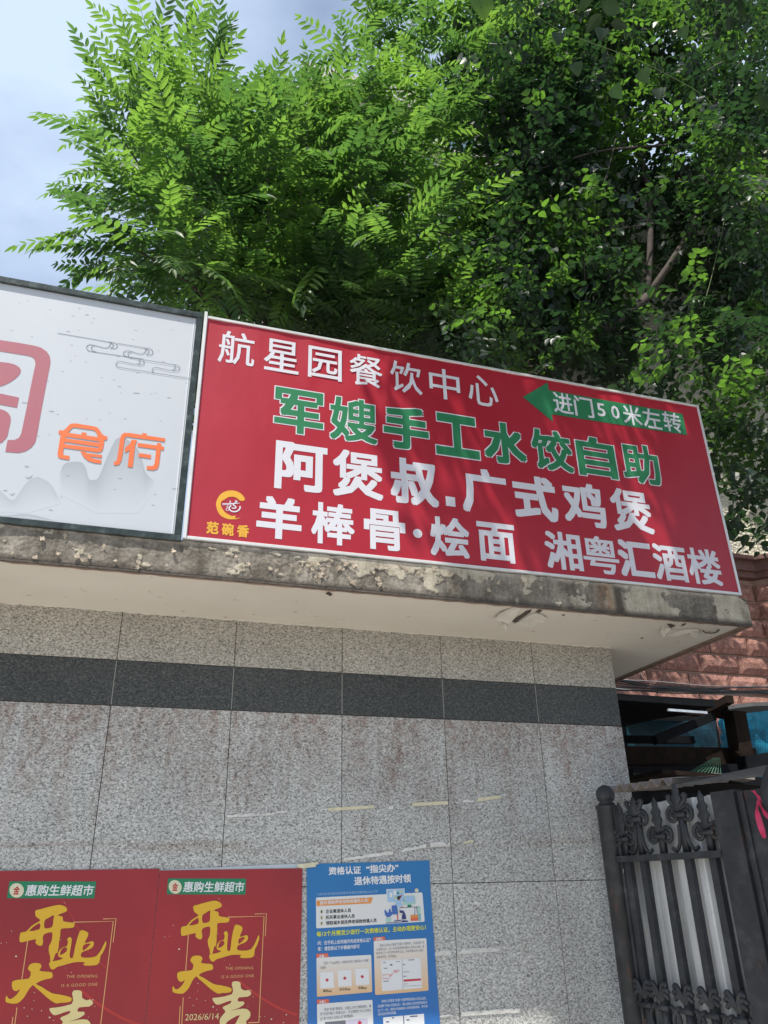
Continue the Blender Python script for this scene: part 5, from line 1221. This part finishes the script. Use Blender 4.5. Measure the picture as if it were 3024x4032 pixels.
limb(t3, 'branch', [tv(1440, 314, 2.0), tv(1360, 320, 2.0), tv(1280, 330, 2.1), tv(1150, 370, 2.2)], .022, .008); limb(t3, 'branch', [tv(1470, 480, 2.2), tv(1400, 485, 2.2), tv(1300, 500, 2.2)], .016, .007)
limb(t3, 'branch', [tv(1265, 620, 2.0), tv(1262, 560, 2.0), tv(1270, 480, 2.0), tv(1310, 380, 2.0), tv(1330, 300, 2.0)], .006, .005)
it = []
R_IN = [(1060, -60), (1720, -60), (1720, 1000), (1640, 1100), (1560, 980), (1500, 840), (1350, 800), (1120, 760), (900, 740), (880, 690), (1060, 600), (1090, 400), (1000, 200)]
def add_tw(p, n, sprd, s0=.8, s1=1.3):
    for _ in range(n):
        q = p+rng.normal(0, sprd, 3); d = rng.normal(0, 1, 3); d[2] = d[2]*.5-.25
        it.append((q, rot_to(d, np.array([rng.uniform(-.5, .5), rng.uniform(-.5, .5), 1.])), rng.uniform(s0, s1), int(rng.integers(len(TWG)))))
for _ in range(560):
    u, v = rng.uniform(880, 1720), rng.uniform(-60, 1100)
    if not in_poly(u, v, R_IN): continue
    y = rng.uniform(1.3, 3.0) if v < 760 else rng.uniform(.9, 2.4)
    if u > 1480 and y > 2.0: y = rng.uniform(.6, 1.7)
    add_tw(tv(u, v, y), 7, .15)
for _ in range(330):   # the dense far side of the crown
    u, v = rng.uniform(1120, 1740), rng.uniform(-80, 800)
    if v < 760 or u > 1400: add_tw(tv(u, v, rng.uniform(1.9, 3.0)), 8, .16, 1., 1.5)
for u, v, y in [(1600, 1060, 1.2), (1575, 1120, 1.1), (1560, 1000, 1.1), (1635, 1120, 1.0), (1610, 1000, 1.2), (1650, 1040, 1.1), (1540, 900, 1.2), (1585, 930, 1.2), (1570, 1080, 1.1)]: add_tw(tv(u, v, y), 4, .07, 1., 1.4)
for _ in range(230):   # background of the same crown
    u, v = rng.uniform(900, 1330), rng.uniform(0, 760)
    if in_poly(u, v, R_IN): add_tw(tv(u, v, rng.uniform(3.0, 5.0)), 8, .22, 1., 1.6)
def overhead(n, x0, x1, y0, y1, z0, z1, edge=None):
    for _ in range(n):
        p = np.array([rng.uniform(x0, x1), rng.uniform(y0, y1), rng.uniform(z0, z1)])
        if edge and p[0] < edge(p): continue
        c = cam_xy(p)
        if c and -300 < c[0] < 3324 and c[1] > -420: continue
        if noise.noise(Vector((p[0]*2.2, p[1]*2.2, 3))) > .36: continue
        add_tw(p, 8, .11)
# limbs over the street, shading the right half of the sign
overhead(300, .2, 3.4, -3.2, -.5, 7.1, 8.2, lambda p: .40+.16*(p[1]+1.6)+.12*noise.noise(Vector((p[1]*2, 5, 1))))
overhead(380, .9, 3.9, -.6, 3.2, 8.3, 9.6)  # unseen crown top, added above the view to darken the right side
overhead(800, 1.0, 6.0, -7.0, -1.4, 5.6, 7.4, lambda p: 1.0+.45*(-1.4-p[1])*.4)  # unseen wider foliage, added to keep sky light off the sign
# gaps cut along sun rays to light the stone building and streak the sign
SUN_GAPS = [((5.6, 3.1, 3.55), .26), ((6.15, 3.1, 3.45), .30), ((6.45, 3.1, 3.95), .26), ((6.95, 3.1, 3.65), .30), ((7.15, 3.0, 4.3), .28), ((6.8, 3.1, 4.9), .2), ((5.25, 3.1, 3.35), .2), ((6.3, 3.1, 4.4), .2), ((7.5, 2.8, 3.9), .3), ((6.7, 3.1, 5.9), .34), ((7.1, 3.0, 6.5), .3), ((7.4, 2.9, 5.6), .3), ((6.9, 3.1, 7.2), .3),
        ((1.78, S, 4.05), .15), ((2.30, S, 4.30), .13), ((1.95, S, 3.35), .15), ((2.95, S, 3.55), .12), ((2.25, S, 3.02), .12), ((2.75, S, 3.04), .1)]
Q = np.array([q[0]+q[1][:, 0]*.17*q[2] for q in it]); keep = np.ones(len(it), bool); sv = np.array(SUN)
for c, rad in SUN_GAPS:
    d = Q-np.array(c); al = d@sv; perp = np.linalg.norm(d-al[:, None]*sv, axis=1); keep &= ~((perp < rad) & (al > 0))
it = [q for q, k in zip(it, keep) if k]
foliage(t3, 'leafy_twig', TWG, it, M_LEAFB, 295)
# dark shrubby trees low behind the signs
t4 = empty('background_tree', (1.6, 5.4, 0), 'darker tree standing low behind the two feather-leaved trees, just over the signs', 'tree')
limb(t4, 'trunk', [(1.6, 5.4, 0), (1.65, 5.4, 3), (1.7, 5.5, 6)], .12, .06)
it = []
for _ in range(330):
    u, v = rng.uniform(330, 1400), rng.uniform(380, 860)
    if v < 640-.0*(u) and rng.random() < .5: continue
    if u < 480 and v < 600: continue
    add_tw(tv(u, v, rng.uniform(4.2, 6.5)), 8, .25, 1.2, 1.8)
foliage(t4, 'leafy_twig', TWG, it, M_LEAFB, 80)
# vine with large heart leaves hanging over the right of the frame
vn = empty('vine', (3.0, .6, 0), 'climbing vine with large heart-shaped leaves near the top right of the picture', 'vine')
tube('stem', smooth_line([(4.3, 2.2, 0), (4.2, 2.0, 3), tuple(tv(1560, 500, 1.4)), tuple(tv(1560, 260, .9)), tuple(tv(1420, 150, .85)), tuple(tv(1200, 60, .8)), tuple(tv(1040, -60, -.1))], 6), .0035, M_RACH, vn, 5)
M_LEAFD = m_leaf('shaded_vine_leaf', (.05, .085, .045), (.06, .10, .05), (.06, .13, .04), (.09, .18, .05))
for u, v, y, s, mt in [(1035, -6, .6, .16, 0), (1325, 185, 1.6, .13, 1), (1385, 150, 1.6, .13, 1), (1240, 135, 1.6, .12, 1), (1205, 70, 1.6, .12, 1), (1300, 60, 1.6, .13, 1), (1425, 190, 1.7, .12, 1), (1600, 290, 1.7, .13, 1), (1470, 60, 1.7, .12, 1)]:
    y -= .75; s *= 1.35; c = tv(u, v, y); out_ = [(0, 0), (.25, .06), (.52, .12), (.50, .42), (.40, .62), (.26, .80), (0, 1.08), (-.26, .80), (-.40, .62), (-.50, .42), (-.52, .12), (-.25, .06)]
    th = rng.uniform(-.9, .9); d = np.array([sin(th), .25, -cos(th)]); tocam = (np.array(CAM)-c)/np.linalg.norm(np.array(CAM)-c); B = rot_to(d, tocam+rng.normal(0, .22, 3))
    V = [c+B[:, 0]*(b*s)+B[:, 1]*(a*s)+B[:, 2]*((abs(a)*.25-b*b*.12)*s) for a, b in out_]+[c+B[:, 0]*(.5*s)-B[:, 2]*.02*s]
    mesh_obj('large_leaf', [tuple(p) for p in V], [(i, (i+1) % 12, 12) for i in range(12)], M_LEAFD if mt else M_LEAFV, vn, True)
print('objects', len(bpy.data.objects), 'tris', sum(len(m_.polygons) for m_ in bpy.data.meshes))
